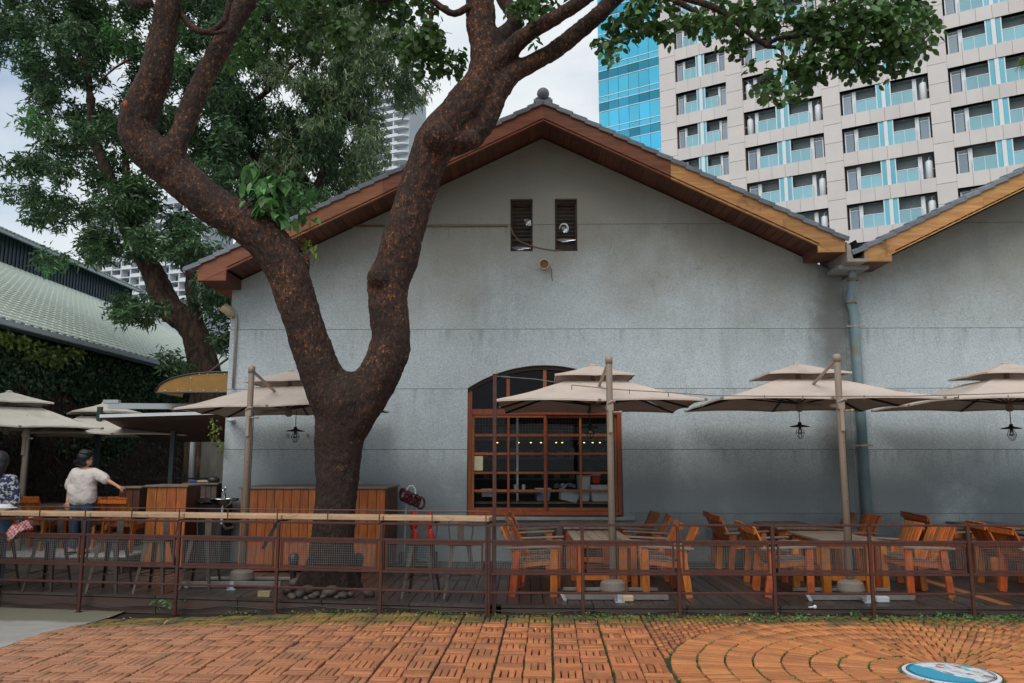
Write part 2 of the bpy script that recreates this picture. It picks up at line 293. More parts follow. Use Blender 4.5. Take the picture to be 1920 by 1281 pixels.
M_darkglass = mat('dark_window_glass', (.07, .105, .12), (.035, .055, .065), scale=.6, rough=.05, spec=1)
M_recess = mat('balcony_ceiling', (.46, .54, .56), rough=.7)
M_curt = mat('pale_curtain', (.52, .58, .56), (.30, .36, .36), scale=4, stretch=(6, 6, .3), rough=.8)
M_farwhite = mat('far_white_render', (.66, .70, .73), (.60, .64, .67), scale=.05, rough=.7)
M_fargrey = mat('far_grey_recess', (.42, .47, .50), (.36, .41, .44), scale=.1, rough=.6)
M_greenroof = mat('pale_green_tile', (.66, .74, .65), (.58, .66, .58), scale=.8, rough=.55, island=.04, coord='World')
M_tealclad = mat('dark_teal_cladding', (.030, .060, .075), (.022, .045, .058), scale=2, rough=.45)
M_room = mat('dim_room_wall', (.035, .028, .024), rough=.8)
M_paper = mat('pale_yellow_paper', (.62, .60, .36), rough=.8)
def emis(name, c, s):
    m = bpy.data.materials.new(name); m.use_nodes = True; b = m.node_tree.nodes['Principled BSDF']
    b.inputs['Emission Color'].default_value = (*c, 1); b.inputs['Emission Strength'].default_value = s; b.inputs['Base Color'].default_value = (*c, 1); return m
M_bulb = emis('warm_bulb', (1, .5, .16), 3)

# ------------------------------------------------------------------ mesh helpers
def wloc(o):
    v = Vector((0, 0, 0))
    while o is not None: v = v + o.location; o = o.parent
    return v
class MB:
    def __init__(s): s.v = []; s.f = []
    def add(s, vs, fs):
        n = len(s.v); s.v += [tuple(v) for v in vs]; s.f += [tuple(i + n for i in f) for f in fs]; return s
    def box(s, c, d, rot=None):
        c = Vector(c); x, y, z = (k / 2 for k in d)
        vs = [Vector((a, b, e)) for a in (-x, x) for b in (-y, y) for e in (-z, z)]
        if rot is not None:
            m = rot if isinstance(rot, Matrix) else Euler(rot).to_matrix(); vs = [m @ v for v in vs]
        return s.add([v + c for v in vs], [(0, 1, 3, 2), (4, 6, 7, 5), (0, 4, 5, 1), (2, 3, 7, 6), (0, 2, 6, 4), (1, 5, 7, 3)])
    def bar(s, a, b, w, h, up=(0, 0, 1)):
        a = Vector(a); b = Vector(b); d = b - a; l = d.length; d = d / l
        u = Vector(up); x = d.cross(u)
        if x.length < 1e-4: x = d.cross(Vector((0, 1, 0)))
        x.normalize(); u = x.cross(d)
        m = Matrix((x, d, u)).transposed()
        return s.box((a + b) / 2, (w, l, h), m)
    def tube(s, pts, r, n=8, cap=True):
        pts = [Vector(p) for p in pts]; rs = r if isinstance(r, (list, tuple)) else [r] * len(pts)
        prev = None; rings = []
        for i, p in enumerate(pts):
            t = (pts[min(i + 1, len(pts) - 1)] - pts[max(i - 1, 0)]).normalized()
            if prev is None:
                a = Vector((0, 0, 1)) if abs(t.z) < .9 else Vector((1, 0, 0)); x = t.cross(a).normalized()
            else:
                x = (prev - t * prev.dot(t)).normalized()
            prev = x; y = t.cross(x)
            rings.append([p + (x * math.cos(2 * math.pi * k / n) + y * math.sin(2 * math.pi * k / n)) * rs[i] for k in range(n)])
        vs = [v for g in rings for v in g]; fs = []
        for i in range(len(pts) - 1):
            for k in range(n): fs.append((i * n + k, i * n + (k + 1) % n, (i + 1) * n + (k + 1) % n, (i + 1) * n + k))
        if cap: fs.append(tuple(range(n))[::-1]); fs.append(tuple((len(pts) - 1) * n + k for k in range(n)))
        return s.add(vs, fs)
    def lathe(s, c, prof, n=16, cap=True):
        c = Vector(c); vs = [c + Vector((r * math.cos(2 * math.pi * k / n), r * math.sin(2 * math.pi * k / n), z)) for r, z in prof for k in range(n)]
        fs = [(i * n + k, i * n + (k + 1) % n, (i + 1) * n + (k + 1) % n, (i + 1) * n + k) for i in range(len(prof) - 1) for k in range(n)]
        if cap: fs.append(tuple(range(n))[::-1]); fs.append(tuple((len(prof) - 1) * n + k for k in range(n)))
        return s.add(vs, fs)
    def ball(s, c, r, n=10, sc=(1, 1, 1)):
        c = Vector(c); vs = []; fs = []; m = n // 2 + 1
        for i in range(1, m):
            a = math.pi * i / m
            for k in range(n): b = 2 * math.pi * k / n; vs.append(c + Vector((r * sc[0] * math.sin(a) * math.cos(b), r * sc[1] * math.sin(a) * math.sin(b), r * sc[2] * math.cos(a))))
        t = len(vs); vs.append(c + Vector((0, 0, r * sc[2]))); vs.append(c - Vector((0, 0, r * sc[2])))
        for i in range(m - 2):
            for k in range(n): fs.append((i * n + k, (i + 1) * n + k, (i + 1) * n + (k + 1) % n, i * n + (k + 1) % n))
        for k in range(n): fs.append((t, k, (k + 1) % n)); fs.append((t + 1, (m - 2) * n + (k + 1) % n, (m - 2) * n + k))
        return s.add(vs, fs)
    def prism(s, poly, off):     # poly: list of 3-D points (planar), extruded by vector off
        off = Vector(off); n = len(poly); vs = [Vector(p) for p in poly] + [Vector(p) + off for p in poly]
        fs = [tuple(range(n))[::-1], tuple(range(n, 2 * n))] + [(k, (k + 1) % n, n + (k + 1) % n, n + k) for k in range(n)]
        return s.add(vs, fs)
    def mesh(s, name):
        me = bpy.data.meshes.new(name); me.from_pydata(s.v, [], s.f); me.update(); return me
    def build(s, name, m, parent=None, world=True, sm=False, bev=0, **kw):
        off = wloc(parent) if (parent is not None and world) else Vector((0, 0, 0))
        if off.length: s.v = [(v[0] - off.x, v[1] - off.y, v[2] - off.z) for v in s.v]
        me = s.mesh(name)
        bm = __import__('bmesh').new(); bm.from_mesh(me); __import__('bmesh').ops.recalc_face_normals(bm, faces=bm.faces); bm.to_mesh(me); bm.free()
        me.materials.append(m)
        if sm: me.polygons.foreach_set('use_smooth', [True] * len(me.polygons))
        o = bpy.data.objects.new(name, me); COL.objects.link(o)
        if parent is not None: o.parent = parent
        if bev:
            b = o.modifiers.new('edge', 'BEVEL'); b.width = bev; b.segments = 1; b.limit_method = 'ANGLE'
        for k, v in kw.items(): o[k] = v
        return o
def tag(o, label=None, cat=None, group=None, kind=None):
    if label: o['label'] = label
    if cat: o['category'] = cat
    if group: o['group'] = group
    if kind: o['kind'] = kind
    return o
def root(name, loc, label, cat, group=None, rz=0):
    o = bpy.data.objects.new(name, None); COL.objects.link(o); o.location = loc; o.rotation_euler = (0, 0, rz); o.empty_display_size = .1
    return tag(o, label, cat, group)
def sroot(name, loc=(0, 0, 0)):
    o = bpy.data.objects.new(name, None); COL.objects.link(o); o.location = loc; o['kind'] = 'structure'; return o
def inst(me, name, parent, loc=(0, 0, 0), rot=(0, 0, 0), sc=(1, 1, 1)):
    o = bpy.data.objects.new(name, me); COL.objects.link(o); o.parent = parent
    o.location = Vector(loc); o.rotation_euler = rot; o.scale = sc; return o
def kids(o): return [c for c in bpy.data.objects if c.parent == o]
def copy_tree(src, cmap, parent=None):
    c = src.copy(); COL.objects.link(c)
    if parent is not None: c.parent = parent
    for ch in cmap.get(src, ()): copy_tree(ch, cmap, c)
    return c
def children_map():
    m = {}
    for o in bpy.data.objects:
        if o.parent: m.setdefault(o.parent, []).append(o)
    return m
rng = random.Random(7); nrg = np.random.default_rng(11)
def big_mesh(name, V, F, m, parent=None, world=True, **kw):
    me = bpy.data.meshes.new(name); nv, nf, k = len(V), len(F), F.shape[1]
    if parent is not None and world: V = V - np.array(wloc(parent))
    me.vertices.add(nv); me.vertices.foreach_set('co', V.astype(np.float32).ravel())
    me.loops.add(nf * k); me.loops.foreach_set('vertex_index', F.astype(np.int32).ravel())
    me.polygons.add(nf); me.polygons.foreach_set('loop_start', np.arange(0, nf * k, k, dtype=np.int32)); me.polygons.foreach_set('loop_total', np.full(nf, k, dtype=np.int32))
    me.update(calc_edges=True); me.validate(); me.materials.append(m)
    o = bpy.data.objects.new(name, me); COL.objects.link(o)
    if parent is not None: o.parent = parent
    for a, b in kw.items(): o[a] = b
    return o

# ------------------------------------------------------------------ GROUND
def gz(x, y): return -.10 * sstep(1.5, 5.0, -x) * sstep(8.2, 9.8, y)
def ground():
    g = MB(); xs = [-300, -60, -20, -12] + [-9 + i * .5 for i in range(21)] + [3, 8, 20, 60, 300]; ys = [-200, -20, 2, 5] + [7 + i * .35 for i in range(9)] + [11, 14, 30, 100, 700]
    n = len(xs)
    vs = [(x, y, gz(x, y) - .026 if y < 11 else gz(x, 11) - .016) for y in ys for x in xs]
    g.add(vs, [(j * n + i, j * n + i + 1, (j + 1) * n + i + 1, (j + 1) * n + i) for j in range(len(ys) - 1) for i in range(n - 1)])
    tag(g.build('ground', M_soil), kind='structure')
ground()
def brick_unit():
    # unit brick: x 0..1, y 0..1 centred, top at z=0, chamfered
    m = MB(); a, c = .5, .04
    vs = [(-a, -a, -.05), (a, -a, -.05), (a, a, -.05), (-a, a, -.05), (-a, -a, -.006), (a, -a, -.006), (a, a, -.006), (-a, a, -.006),
          (-a + .015, -a + .06, 0), (a - .015, -a + .06, 0), (a - .015, a - .06, 0), (-a + .015, a - .06, 0)]
    fs = [(0, 1, 5, 4), (1, 2, 6, 5), (2, 3, 7, 6), (3, 0, 4, 7), (4, 5, 9, 8), (5, 6, 10, 9), (6, 7, 11, 10), (7, 4, 8, 11), (8, 9, 10, 11)]
    m.add(vs, fs); return m
BU = brick_unit()
def lay_bricks(name, items, m, limit=300):
    # items: (x, y, yaw, length, width); nearest `limit` become single bricks, the rest one mass
    rt = sroot(name); me = BU.mesh('brick'); me.materials.append(m)
    def key(it): return (it[1] - 6.95) ** 2 * 4 + (abs(it[0] - .3) if name == 'brick_paving' else abs(it[0] - 2.8)) * .6 if it[1] > 6.85 else 99
    items = sorted(items, key=key); V0 = np.array(BU.v); F0 = np.array([list(f) for f in BU.f]); VV = []; FF = []
    for k, (x, y, a, l, w) in enumerate(items):
        dz = rng.gauss(0, .0028); tx, ty = rng.gauss(0, .012), rng.gauss(0, .008); a += rng.gauss(0, .012); l2, w2 = l * rng.uniform(.92, .97), w * rng.uniform(.74, .88)
        x += rng.gauss(0, .002); y += rng.gauss(0, .002)
        if rng.random() < .02: dz -= .012
        if k < limit and abs(x) < 5.5:
            inst(me, 'brick', rt, (x, y, gz(x, y) + dz), (tx, ty, a), (l2, w2, 1))
        else:
            c, s = math.cos(a), math.sin(a); P = V0 * np.array([l2, w2, 1]); z = P[:, 2] + P[:, 1] * tx - P[:, 0] * ty
            VV.append(np.stack([P[:, 0] * c - P[:, 1] * s + x, P[:, 0] * s + P[:, 1] * c + y, z + gz(x, y) + dz], 1)); FF.append(F0 + len(V0) * (len(VV) - 1))
    big_mesh('brick_mass', np.concatenate(VV), np.concatenate(FF), m, rt, kind='stuff')
    return rt
CC = Vector((3.51, 7.0)); CR0, CRS, CN = .385, .2365, 8; CR = CR0 + CRS * CN
def paving():
    S = .2487; th = -R(1.7); ox, oy = .283, 9.059; c, s = math.cos(th), math.sin(th); items = []
    for i in range(-21, 4):
        for j in range(-2, 17):
            for k in range(4):
                gap = .006 if i % 2 == 0 else 0
                u0, v0 = i * S + S / 2, -(j * S + S / 2)
                q = (k - 1.5) * S / 4
                if (i + j) % 2 == 0: u, v, a = u0 + q * .96 + gap, v0, math.pi / 2
                else: u, v, a = u0 + gap, v0 + q, 0
                x = ox + u * c - v * s; y = oy + u * s + v * c
                if y > 9.56 - max(0, -x - 2) * .03 + max(0, -x) * .06: continue
                if (Vector((x, y)) - CC).length < CR + .05: continue
                items.append((x, y, a + th, S * .985, S / 4))
    # running bond to the right of the weave, outside the ring
    for i in range(0, 110):
        for j in range(0, 40):
            u = 4 * S + .04 + i * .064; v = .5 - j * .125 - (i % 2) * .062
            x = ox + u * c - v * s; y = oy + u * s + v * c
            if y > 9.56 or y < 4.6 or (Vector((x, y)) - CC).length < CR + .03: continue
            items.append((x, y, math.pi / 2 + th, .122, .062))
    lay_bricks('brick_paving', items, M_brick)
    items = []
    for k in range(CN):
        r0 = CR0 + k * CRS; r = r0 + CRS / 2; n = int(2 * math.pi * (r0 + CRS * .35) / .072)
        for q in range(n):
            a = 2 * math.pi * (q + .3 * k) / n; x, y = CC.x + r * math.cos(a), CC.y + r * math.sin(a)
            if y > 9.56 or x > 9: continue
            items.append((x, y, a, CRS * .985, 2 * math.pi * r / n))
    lay_bricks('brick_ring_paving', items, M_brickring)
paving()
def medallion():
    rt = root('manhole_cover', (CC.x, CC.y, .006), 'round painted manhole cover in blue and white at the centre of the ring paving', 'manhole cover')
    MB().lathe((0, 0, 0), [(.365, -.03), (.365, 0), (.34, .002)], 48).build('rim', M_whitepaint, rt, world=False)
    def ex(N, L, geo, col, b):
        sx = N.new('ShaderNodeSeparateXYZ'); L.new(geo.outputs['Position'], sx.inputs[0])
        n = noise(N, L, geo, 3); w = vmath(N, L, 'ADD', sx.outputs[0], vmath(N, L, 'MULTIPLY', n, .28)); w = vmath(N, L, 'ADD', w, vmath(N, L, 'MULTIPLY', sx.outputs[1], .45))
        inv = N.new('ShaderNodeMapRange'); inv.inputs[1].default_value = 6.74; inv.inputs[2].default_value = 6.77; inv.inputs[3].default_value = 1; inv.inputs[4].default_value = 0
        L.new(w, inv.inputs[0]); return mixc(N, L, inv.outputs[0], col, (.03, .33, .50))
    def ex2(N, L, geo, col, b):
        vo = N.new('ShaderNodeTexVoronoi'); vo.inputs['Scale'].default_value = 16; mq = N.new('ShaderNodeMapping'); mq.inputs['Scale'].default_value = (1, .7, 1); mq.inputs['Rotation'].default_value = (0, 0, .5); L.new(geo.outputs['Position'], mq.inputs[0]); L.new(mq.outputs[0], vo.inputs[0])
        sp = N.new('ShaderNodeSeparateColor'); L.new(vo.outputs['Color'], sp.inputs[0]); rp = N.new('ShaderNodeValToRGB'); rp.color_ramp.interpolation = 'CONSTANT'; e = rp.color_ramp.elements
        e[0].position = 0; e[0].color = (.66, .68, .70, 1); e[1].position = .5; e[1].color = (.42, .52, .60, 1)
        for p_, c_ in ((.66, (.60, .60, .58, 1)), (.78, (.36, .20, .13, 1)), (.86, (.10, .42, .40, 1)), (.93, (.70, .72, .74, 1))): x_ = e.new(p_); x_.color = c_
        L.new(sp.outputs[0], rp.inputs[0]); col = ex(N, L, geo, rp.outputs[0], b)
        dd = vmath(N, L, 'LESS_THAN', noise(N, L, geo, 30), .42); return mixc(N, L, vmath(N, L, 'MULTIPLY', dd, .5), col, (.25, .22, .20))
    mp = mat('manhole_paint', (.62, .66, .70), (.16, .30, .36), scale=22, rough=.5, coord='World', extra=ex2)
    MB().lathe((0, 0, 0), [(.335, .0), (.335, .0045), (.05, .005)], 48).build('painted_plate', mp, rt, world=False)
    ring = MB()
    for rr, w in ((.325, .006), (.31, .004)):
        n = 48
        ring.add([((rr + d) * Vector((math.cos(2 * math.pi * k / n), math.sin(2 * math.pi * k / n), 0)) + Vector((0, 0, .0085))) for d in (0, w) for k in range(n)], [(k, (k + 1) % n, n + (k + 1) % n, n + k) for k in range(n)])
    ring.build('ring_line', M_black, rt, world=False)
medallion()
def apron():
    a = MB(); xs = [-14, -9, -7.5, -6.5, -5.9, -5.5, -5.15, -4.93]; ys = [4, 6.5, 7.6, 8.4, 9.0, 9.4, 9.8, 10.4]; n = len(xs)
    a.add([(x + (y - 7.65) * .0 , y, gz(x, y) + .002) for y in ys for x in xs], [(j * n + i, j * n + i + 1, (j + 1) * n + i + 1, (j + 1) * n + i) for j in range(len(ys) - 1) for i in range(n - 1)])
    tag(a.build('concrete_apron', M_apron, sm=True), kind='structure')
apron()

# ------------------------------------------------------------------ DECK
FY = 9.35; BEND = Vector((-.42, FY)); LA = R(8.3)
LD = Vector((-math.cos(LA), math.sin(LA)))            # direction of the left run, going away
def front(x): return FY + .13 if x > BEND.x else FY + .13 + (BEND.x - x) * math.tan(LA)
DZ = .10
def deck():
    rt = sroot('deck'); x = -13.0; w = .142
    while x < 12.5:
        y0 = front(x + w / 2) + .13; y1 = 13.52 if x > -5.2 else 15.2
        fresh = 5.35 < x < 5.5
        segs = [(y0, y1)]
        cut = y0 + rng.uniform(1.2, 2.8); segs = [(y0, cut), (cut + .004, y1)]
        for a, b in segs:
            me = MB().box((0, 0, -.014), (w - .009, b - a, .028)).mesh('plank'); me.materials.append(M_plankfresh if fresh and a == y0 else M_plank)
            inst(me, 'plank', rt, (x + w / 2, (a + b) / 2, DZ + rng.gauss(0, .0012)), (0, rng.gauss(0, .004), 0))
        x += w
    # edge boards
    for i in range(24):
        xa = -13 + i * 1.06; xb = xa + 1.05
        if xa < BEND.x < xb: xb = BEND.x
        me = MB().bar((xa, front(xa) + .06, DZ - .012), (xb, front(xb) + .06, DZ - .012), .125, .03); me.build('edge_plank', M_plank, rt, world=False)
        zb = min(gz(xa, front(xa)), gz(xb, front(xb)))
        MB().bar((xa, front(xa) + .02, (DZ - .03 + zb) / 2 - .01), (xb, front(xb) + .02, (DZ - .03 + zb) / 2 - .01), .025, DZ - .025 - zb).build('skirt_board', M_skirt, rt, world=False)
    MB().box((0, 14, -.4), (30, 1, .2)).build('joist', M_darkwood, rt, world=False)
    b = MB(); b.box((-.3, 13.2, -.03), (25, 2.6, .1)); b.build('sub_base', M_groove, rt, world=False)
deck()
def patio():
    rt = sroot('patio'); 
    MB().add([(-30, 15.2, .055), (-5.1, 15.2, .055), (-5.1, 60, .055), (-30, 60, .055)], [(0, 1, 2, 3)]).build('paving_bed', M_groove, rt, world=False)
    me = MB().box((0, 0, -.02), (.592, .592, .04)).mesh('paver'); me.materials.append(M_paver)
    n = 0
    for j in range(16):
        for i in range(17):
            x = -15.4 + i * .6; y = 15.5 + j * .6
            if x < -5.3: inst(me, 'paver', rt, (x, y, .095)); n += 1
    MB().add([(-30, 25.2, .09), (-5.1, 25.2, .09), (-5.1, 60, .09), (-30, 60, .09)], [(0, 1, 2, 3)]).build('far_paving', M_paver, rt, world=False)
patio()

# ------------------------------------------------------------------ MAIN BUILDING (two adjoining gables)
WY, BY = 13.5, 12.75
AX, AZ = .315, 7.68            # ridge at the barge board (top)
SL = math.tan(R(26.0)); XL, XV = -5.07, 5.43   # left corner, valley
def zt(x, ax=AX): return AZ - abs(x - ax) * SL
def gable(name, ax, x0, x1, label):
    rt = root(name, ((x0 + x1) / 2, WY, 0), label, 'building')
    zs = [-.4, .878, 1.918, 2.936, 3.959, 5.805, 8.2]; g = .008
    soff = lambda x: zt(x, ax) - .30
    openings = []
    if ax == AX:
        openings = [(-.975, 1.62, .826, 3.335, 'win'), (-.25, .138, 5.326, 6.27, 'v'), (.525, .914, 5.326, 6.27, 'v')]
    def archz(x):   # window head, segmental arch springing at 2.947
        xm, hw, rise, sp = .3225, 1.2975, .39, 2.947; Rr = (hw * hw + rise * rise) / (2 * rise); return sp + rise - Rr + math.sqrt(max(0, Rr * Rr - (x - xm) ** 2))
    bk = MB(); bk.box(((x0 + x1) / 2, WY + .3, 1.6), (x1 - x0 - .02, .1, 4.0)) if ax != AX else None
    for b in range(6):
        z0, z1 = zs[b] + (g / 2 if b else 0), zs[b + 1] - g / 2
        p = MB(); step = .1; cuts = sorted(set([x0, x1, ax] + [o[0] for o in openings] + [o[1] for o in openings] + [x0 + (x1 - x0) * k / 120 for k in range(121)]))
        for a, c in zip(cuts[:-1], cuts[1:]):
            if c - a < 1e-5: continue
            m = (a + c) / 2; spans = [(z0, z1)]
            ta, tc = soff(a) - .0, soff(c) - .0
            def clip(zz0a, zz0c, zz1a, zz1c):
                A1, C1 = min(zz1a, ta), min(zz1c, tc)
                if A1 <= zz0a + 1e-4 and C1 <= zz0c + 1e-4: return
                A1 = max(A1, zz0a); C1 = max(C1, zz0c)
                p.add([(a, WY, zz0a), (c, WY, zz0c), (c, WY, C1), (a, WY, A1), (a, WY + .3, zz0a), (c, WY + .3, zz0c), (c, WY + .3, C1), (a, WY + .3, A1)],
                      [(0, 1, 2, 3), (7, 6, 5, 4), (0, 4, 5, 1), (3, 2, 6, 7), (0, 3, 7, 4), (1, 5, 6, 2)])
            hit = [o for o in openings if o[0] < m < o[1] and o[2] < z1 and o[3] > z0]
            if not hit: clip(z0, z0, z1, z1); continue
            o = hit[0]
            if o[2] > z0: clip(z0, z0, o[2], o[2])
            if o[4] == 'win':
                ha, hc = archz(a), archz(c)
                if ha < z1 or hc < z1: clip(max(z0, min(ha, z1)), max(z0, min(hc, z1)), z1, z1)
            elif o[3] < z1: clip(o[3], o[3], z1, z1)
        # weld seams between the strips by merging doubles and dropping inner walls
        me = p.mesh('wall_band'); bmesh = __import__('bmesh'); bm = bmesh.new(); bm.from_mesh(me); bmesh.ops.remove_doubles(bm, verts=bm.verts, dist=1e-5)
        seen = {}
        for f in bm.faces: seen.setdefault(tuple(sorted(v.index for v in f.verts)), []).append(f)
        bmesh.ops.delete(bm, geom=[f for q in seen.values() if len(q) > 1 for f in q], context='FACES_ONLY')
        off = wloc(rt); bmesh.ops.translate(bm, verts=bm.verts, vec=-off); bmesh.ops.recalc_face_normals(bm, faces=bm.faces)
        left = set(bm.verts); pieces = []
        while left:
            st_ = [left.pop()]; isl = set(st_)
            while st_:
                v = st_.pop()
                for e_ in v.link_edges:
                    ov = e_.other_vert(v)
                    if ov in left: left.discard(ov); isl.add(ov); st_.append(ov)
            pieces.append(isl)
        bm.verts.index_update(); pieces = [p_ for p_ in pieces if len(p_) > 7]
        for p_ in pieces:
            ids = sorted(v.index for v in p_); mp_ = {i_: k_ for k_, i_ in enumerate(ids)}; bm.verts.ensure_lookup_table()
            me = bpy.data.meshes.new('wall_band'); me.from_pydata([tuple(bm.verts[i_].co) for i_ in ids], [], [tuple(mp_[v.index] for v in f.verts) for f in bm.faces if f.verts[0].index in mp_]); me.update()
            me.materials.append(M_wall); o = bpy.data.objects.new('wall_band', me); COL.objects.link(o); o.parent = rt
        bm.free()
        if b:
            j = MB(); xa, xb = x0 + .01, x1 - .01
            segs = [(xa, xb)]
            for o2 in openings:
                if o2[2] < zs[b] < o2[3]:
                    ns = []
                    for s0, s1 in segs:
                        if s0 < o2[0] and s1 > o2[1]: ns += [(s0, o2[0] - .004), (o2[1] + .004, s1)]
                        else: ns.append((s0, s1))
                    segs = ns
            if zs[b] > 4.9:
                lim = (AZ - .32 - zs[b]) / SL - .05; segs = [(max(s0, ax - lim), min(s1, ax + lim)) for s0, s1 in segs if max(s0, ax - lim) < min(s1, ax + lim)]
            for s0, s1 in segs: j.box(((s0 + s1) / 2, WY + .13, zs[b]), (s1 - s0, .24, g))
            j.build('wall_joint', M_groove, rt)
    # side wall on the free corner
    if ax == AX:
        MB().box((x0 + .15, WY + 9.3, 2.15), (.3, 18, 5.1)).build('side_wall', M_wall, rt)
    # eaves
    for sgn in (-1, 1):
        xe = (-5.37 if sgn < 0 else 5.22) if ax == AX else (5.52 if sgn < 0 else 16); dr = .25 if (ax == AX and sgn < 0) else .19; zb_ = zt(xe, ax) - dr
        L_ = abs(xe - ax)
        # barge boards in two lengths
        nseg = 3; k0 = 0
        fr = ([0, .47, .82, 1] if sgn < 0 else [0, .43, .80, 1]) if ax == AX else [0, .62, .93, 1]
        for k in range(3):
            xa, xb = ax + sgn * L_ * fr[k], ax + sgn * L_ * fr[k + 1] - sgn * .003
            m = M_bargeA
            if ax == AX and ((sgn < 0 and k == 1) or (sgn > 0 and k >= 1)): m = M_bargeB
            if ax == AX and sgn < 0 and k == 1: m = M_bargeC
            if ax != AX: m = M_bargeB
            p = MB(); h = .295
            xs_ = xe - sgn * (h - dr) / SL
            p.prism([(xa, BY, zt(xa, ax)), (xb, BY, zt(xb, ax)), (xb, BY, zt(xb, ax) - h), (xa, BY, zt(xa, ax) - h)] if k < 2 else [(xa, BY, zt(xa, ax)), (xe, BY, zt(xe, ax)), (xe, BY, zb_), (xs_, BY, zb_), (xa, BY, zt(xa, ax) - h)], (0, .05, 0))
            p.build('barge_board', m, rt)
        # boxed eave return
        ze = zt(xe, ax) - .16; xi = xe - sgn * (.46 if dr > .2 else .44)
        p = MB(); zi = zt(xi, ax) - .295
        p.prism([(xs_, BY + .004, zb_), (xi, BY + .004, zi - .002), (xi, BY + .004, zb_)], (0, .046, 0)); p.build('eave_return', M_bargeB if (ax != AX or sgn > 0) else M_bargeA, rt)
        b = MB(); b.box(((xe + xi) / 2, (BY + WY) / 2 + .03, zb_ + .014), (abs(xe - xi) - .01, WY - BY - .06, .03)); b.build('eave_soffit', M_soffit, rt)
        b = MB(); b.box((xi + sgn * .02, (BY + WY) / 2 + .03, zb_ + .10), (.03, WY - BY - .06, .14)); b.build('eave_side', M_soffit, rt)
        if ax == AX and sgn < 0:
            b = MB(); b.box((xe + .17, WY + 9, zb_ + .014), (.34, 18, .03)); b.box((xe + .02, WY + 9.6, zb_ + .12), (.03, 19, .2)); b.build('eave_fascia', M_bargeA, rt)
        # soffit boards running up the rake
        n = int(L_ / math.cos(R(26)) / .135)
        for k in range(n):
            x = ax + sgn * (k + .5) * .135 * math.cos(R(26)); 
            if abs(x - ax) > L_ - .47: break
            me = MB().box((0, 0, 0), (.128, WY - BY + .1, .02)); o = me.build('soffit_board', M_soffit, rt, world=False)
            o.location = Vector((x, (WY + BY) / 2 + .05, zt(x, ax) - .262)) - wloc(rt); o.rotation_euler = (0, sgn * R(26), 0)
            if k % 9 == 4 and sgn > 0: pass
        # roof sheet with tile courses, then verge tiles
        n = int(L_ / math.cos(R(26)) / .262)
        for k in range(n + 1):
            a0 = k * .262 * math.cos(R(26)); x = ax + sgn * (a0 + .13)
            if abs(x - ax) > L_ + .13: break
            t = MB(); t.box((0, 0, .01), (.285, .30, .03)); t.box((0, -.145, -.018), (.278, .03, .075)); t.box((0, .03, .03), (.22, .08, .03))
            o = t.build('verge_tile', M_tile, rt, world=False, bev=.006)
            o.location = Vector((x, BY + .12, zt(x, ax) + .05)) - wloc(rt); o.rotation_euler = (0, sgn * (R(26) - .085), 0)
        rb = MB(); dep = 18
        for k in range(n + 1):
            a0 = k * .262; a1 = a0 + .29
            xa, xb = ax + sgn * a0 * math.cos(R(26)), ax + sgn * min(a1 * math.cos(R(26)), L_ + .1)
            if abs(xa - ax) > L_: break
            rb.add([(xa, BY + .27, zt(xa, ax) + .015), (xb, BY + .27, zt(xb, ax) + .045), (xb, BY + dep, zt(xb, ax) + .045), (xa, BY + dep, zt(xa, ax) + .015), (xb, BY + .27, zt(xb, ax) + .0), (xb, BY + dep, zt(xb, ax) + .0)],
                   [(0, 1, 2, 3), (1, 4, 5, 2)])
        rb.build('roof', M_tile, rt)
        MB().prism([(ax, BY + .06, AZ - .02), (ax + sgn * L_, BY + .06, zt(ax + sgn * L_, ax) - .02), (ax + sgn * L_, BY + .06, zt(ax + sgn * L_, ax) - .06), (ax, BY + .06, AZ - .06)], (0, dep, 0)).build('roof_deck', M_darkwood, rt)
    # ridge and finial
    r = MB(); r.tube([(ax, BY + .1, AZ + .05), (ax, BY + 18, AZ + .05)], .07, 10); r.build('ridge_tile', M_tile, rt, sm=True)
    r = MB(); r.box((ax, BY + .08, AZ + .06), (.32, .16, .07)); r.box((ax, BY + .08, AZ + .10), (.26, .15, .05)); f = r.build('finial_base', M_tile, rt, bev=.012)
    MB().ball((ax, BY + .02, AZ + .185), .105, 18).build('finial_ball', M_tile, rt, sm=True)
    return rt
G1 = gable('gable_building', AX, XL, XV, 'grey pebble rendered gable building with an arched timber window, behind the umbrellas')
G2 = gable('gable_building', 10.75, XV + .004, 16.0, 'adjoining grey gable building at the right edge, its roof rising from the valley gutter')
# valley gutter end + downpipe
m = MB(); gx = 5.42
m.prism([(5.235, BY - .01, 5.26), (5.30, BY - .01, 5.20), (5.33, BY - .01, 4.98), (5.515, BY - .01, 4.98), (5.515, BY - .01, 5.06), (5.545, BY - .01, 5.06), (5.545, BY - .01, 4.93), (5.235, BY - .01, 4.93)], (0, 1.2, 0))
m.build('valley_gutter', M_zinc, G1)
MB().add([(5.40, BY + .01, 5.3), (5.47, BY + .01, 5.14), (5.5, BY + .5, 5.14), (5.36, BY + .5, 5.3)], [(0, 1, 2, 3)]).build('gutter_flashing', M_black, G1)
MB().box((5.43, (BY + WY) / 2 + .1, 4.90), (.5, WY - BY - .25, .06)).build('gutter_sole', M_concrete, G1)
rt = root('downpipe', (5.56, WY - .1, 0), 'blue grey drainpipe with rusty collars running down from the valley between the gables', 'drainpipe')
m = MB(); m.tube([(5.47, WY - .35, 4.93), (5.48, WY - .33, 4.83), (5.50, WY - .28, 4.74), (5.49, WY - .14, 4.45), (5.52, WY - .1, 4.36), (5.555, WY - .1, 4.2), (5.575, WY - .1, .1)], [.062, .062, .065, .068, .075, .08, .08], 16); m.build('pipe', M_pipe, rt, sm=True)
M_rustc = mat('rusty_collar', (.30, .09, .05), (.20, .12, .09), scale=20, rough=.6)
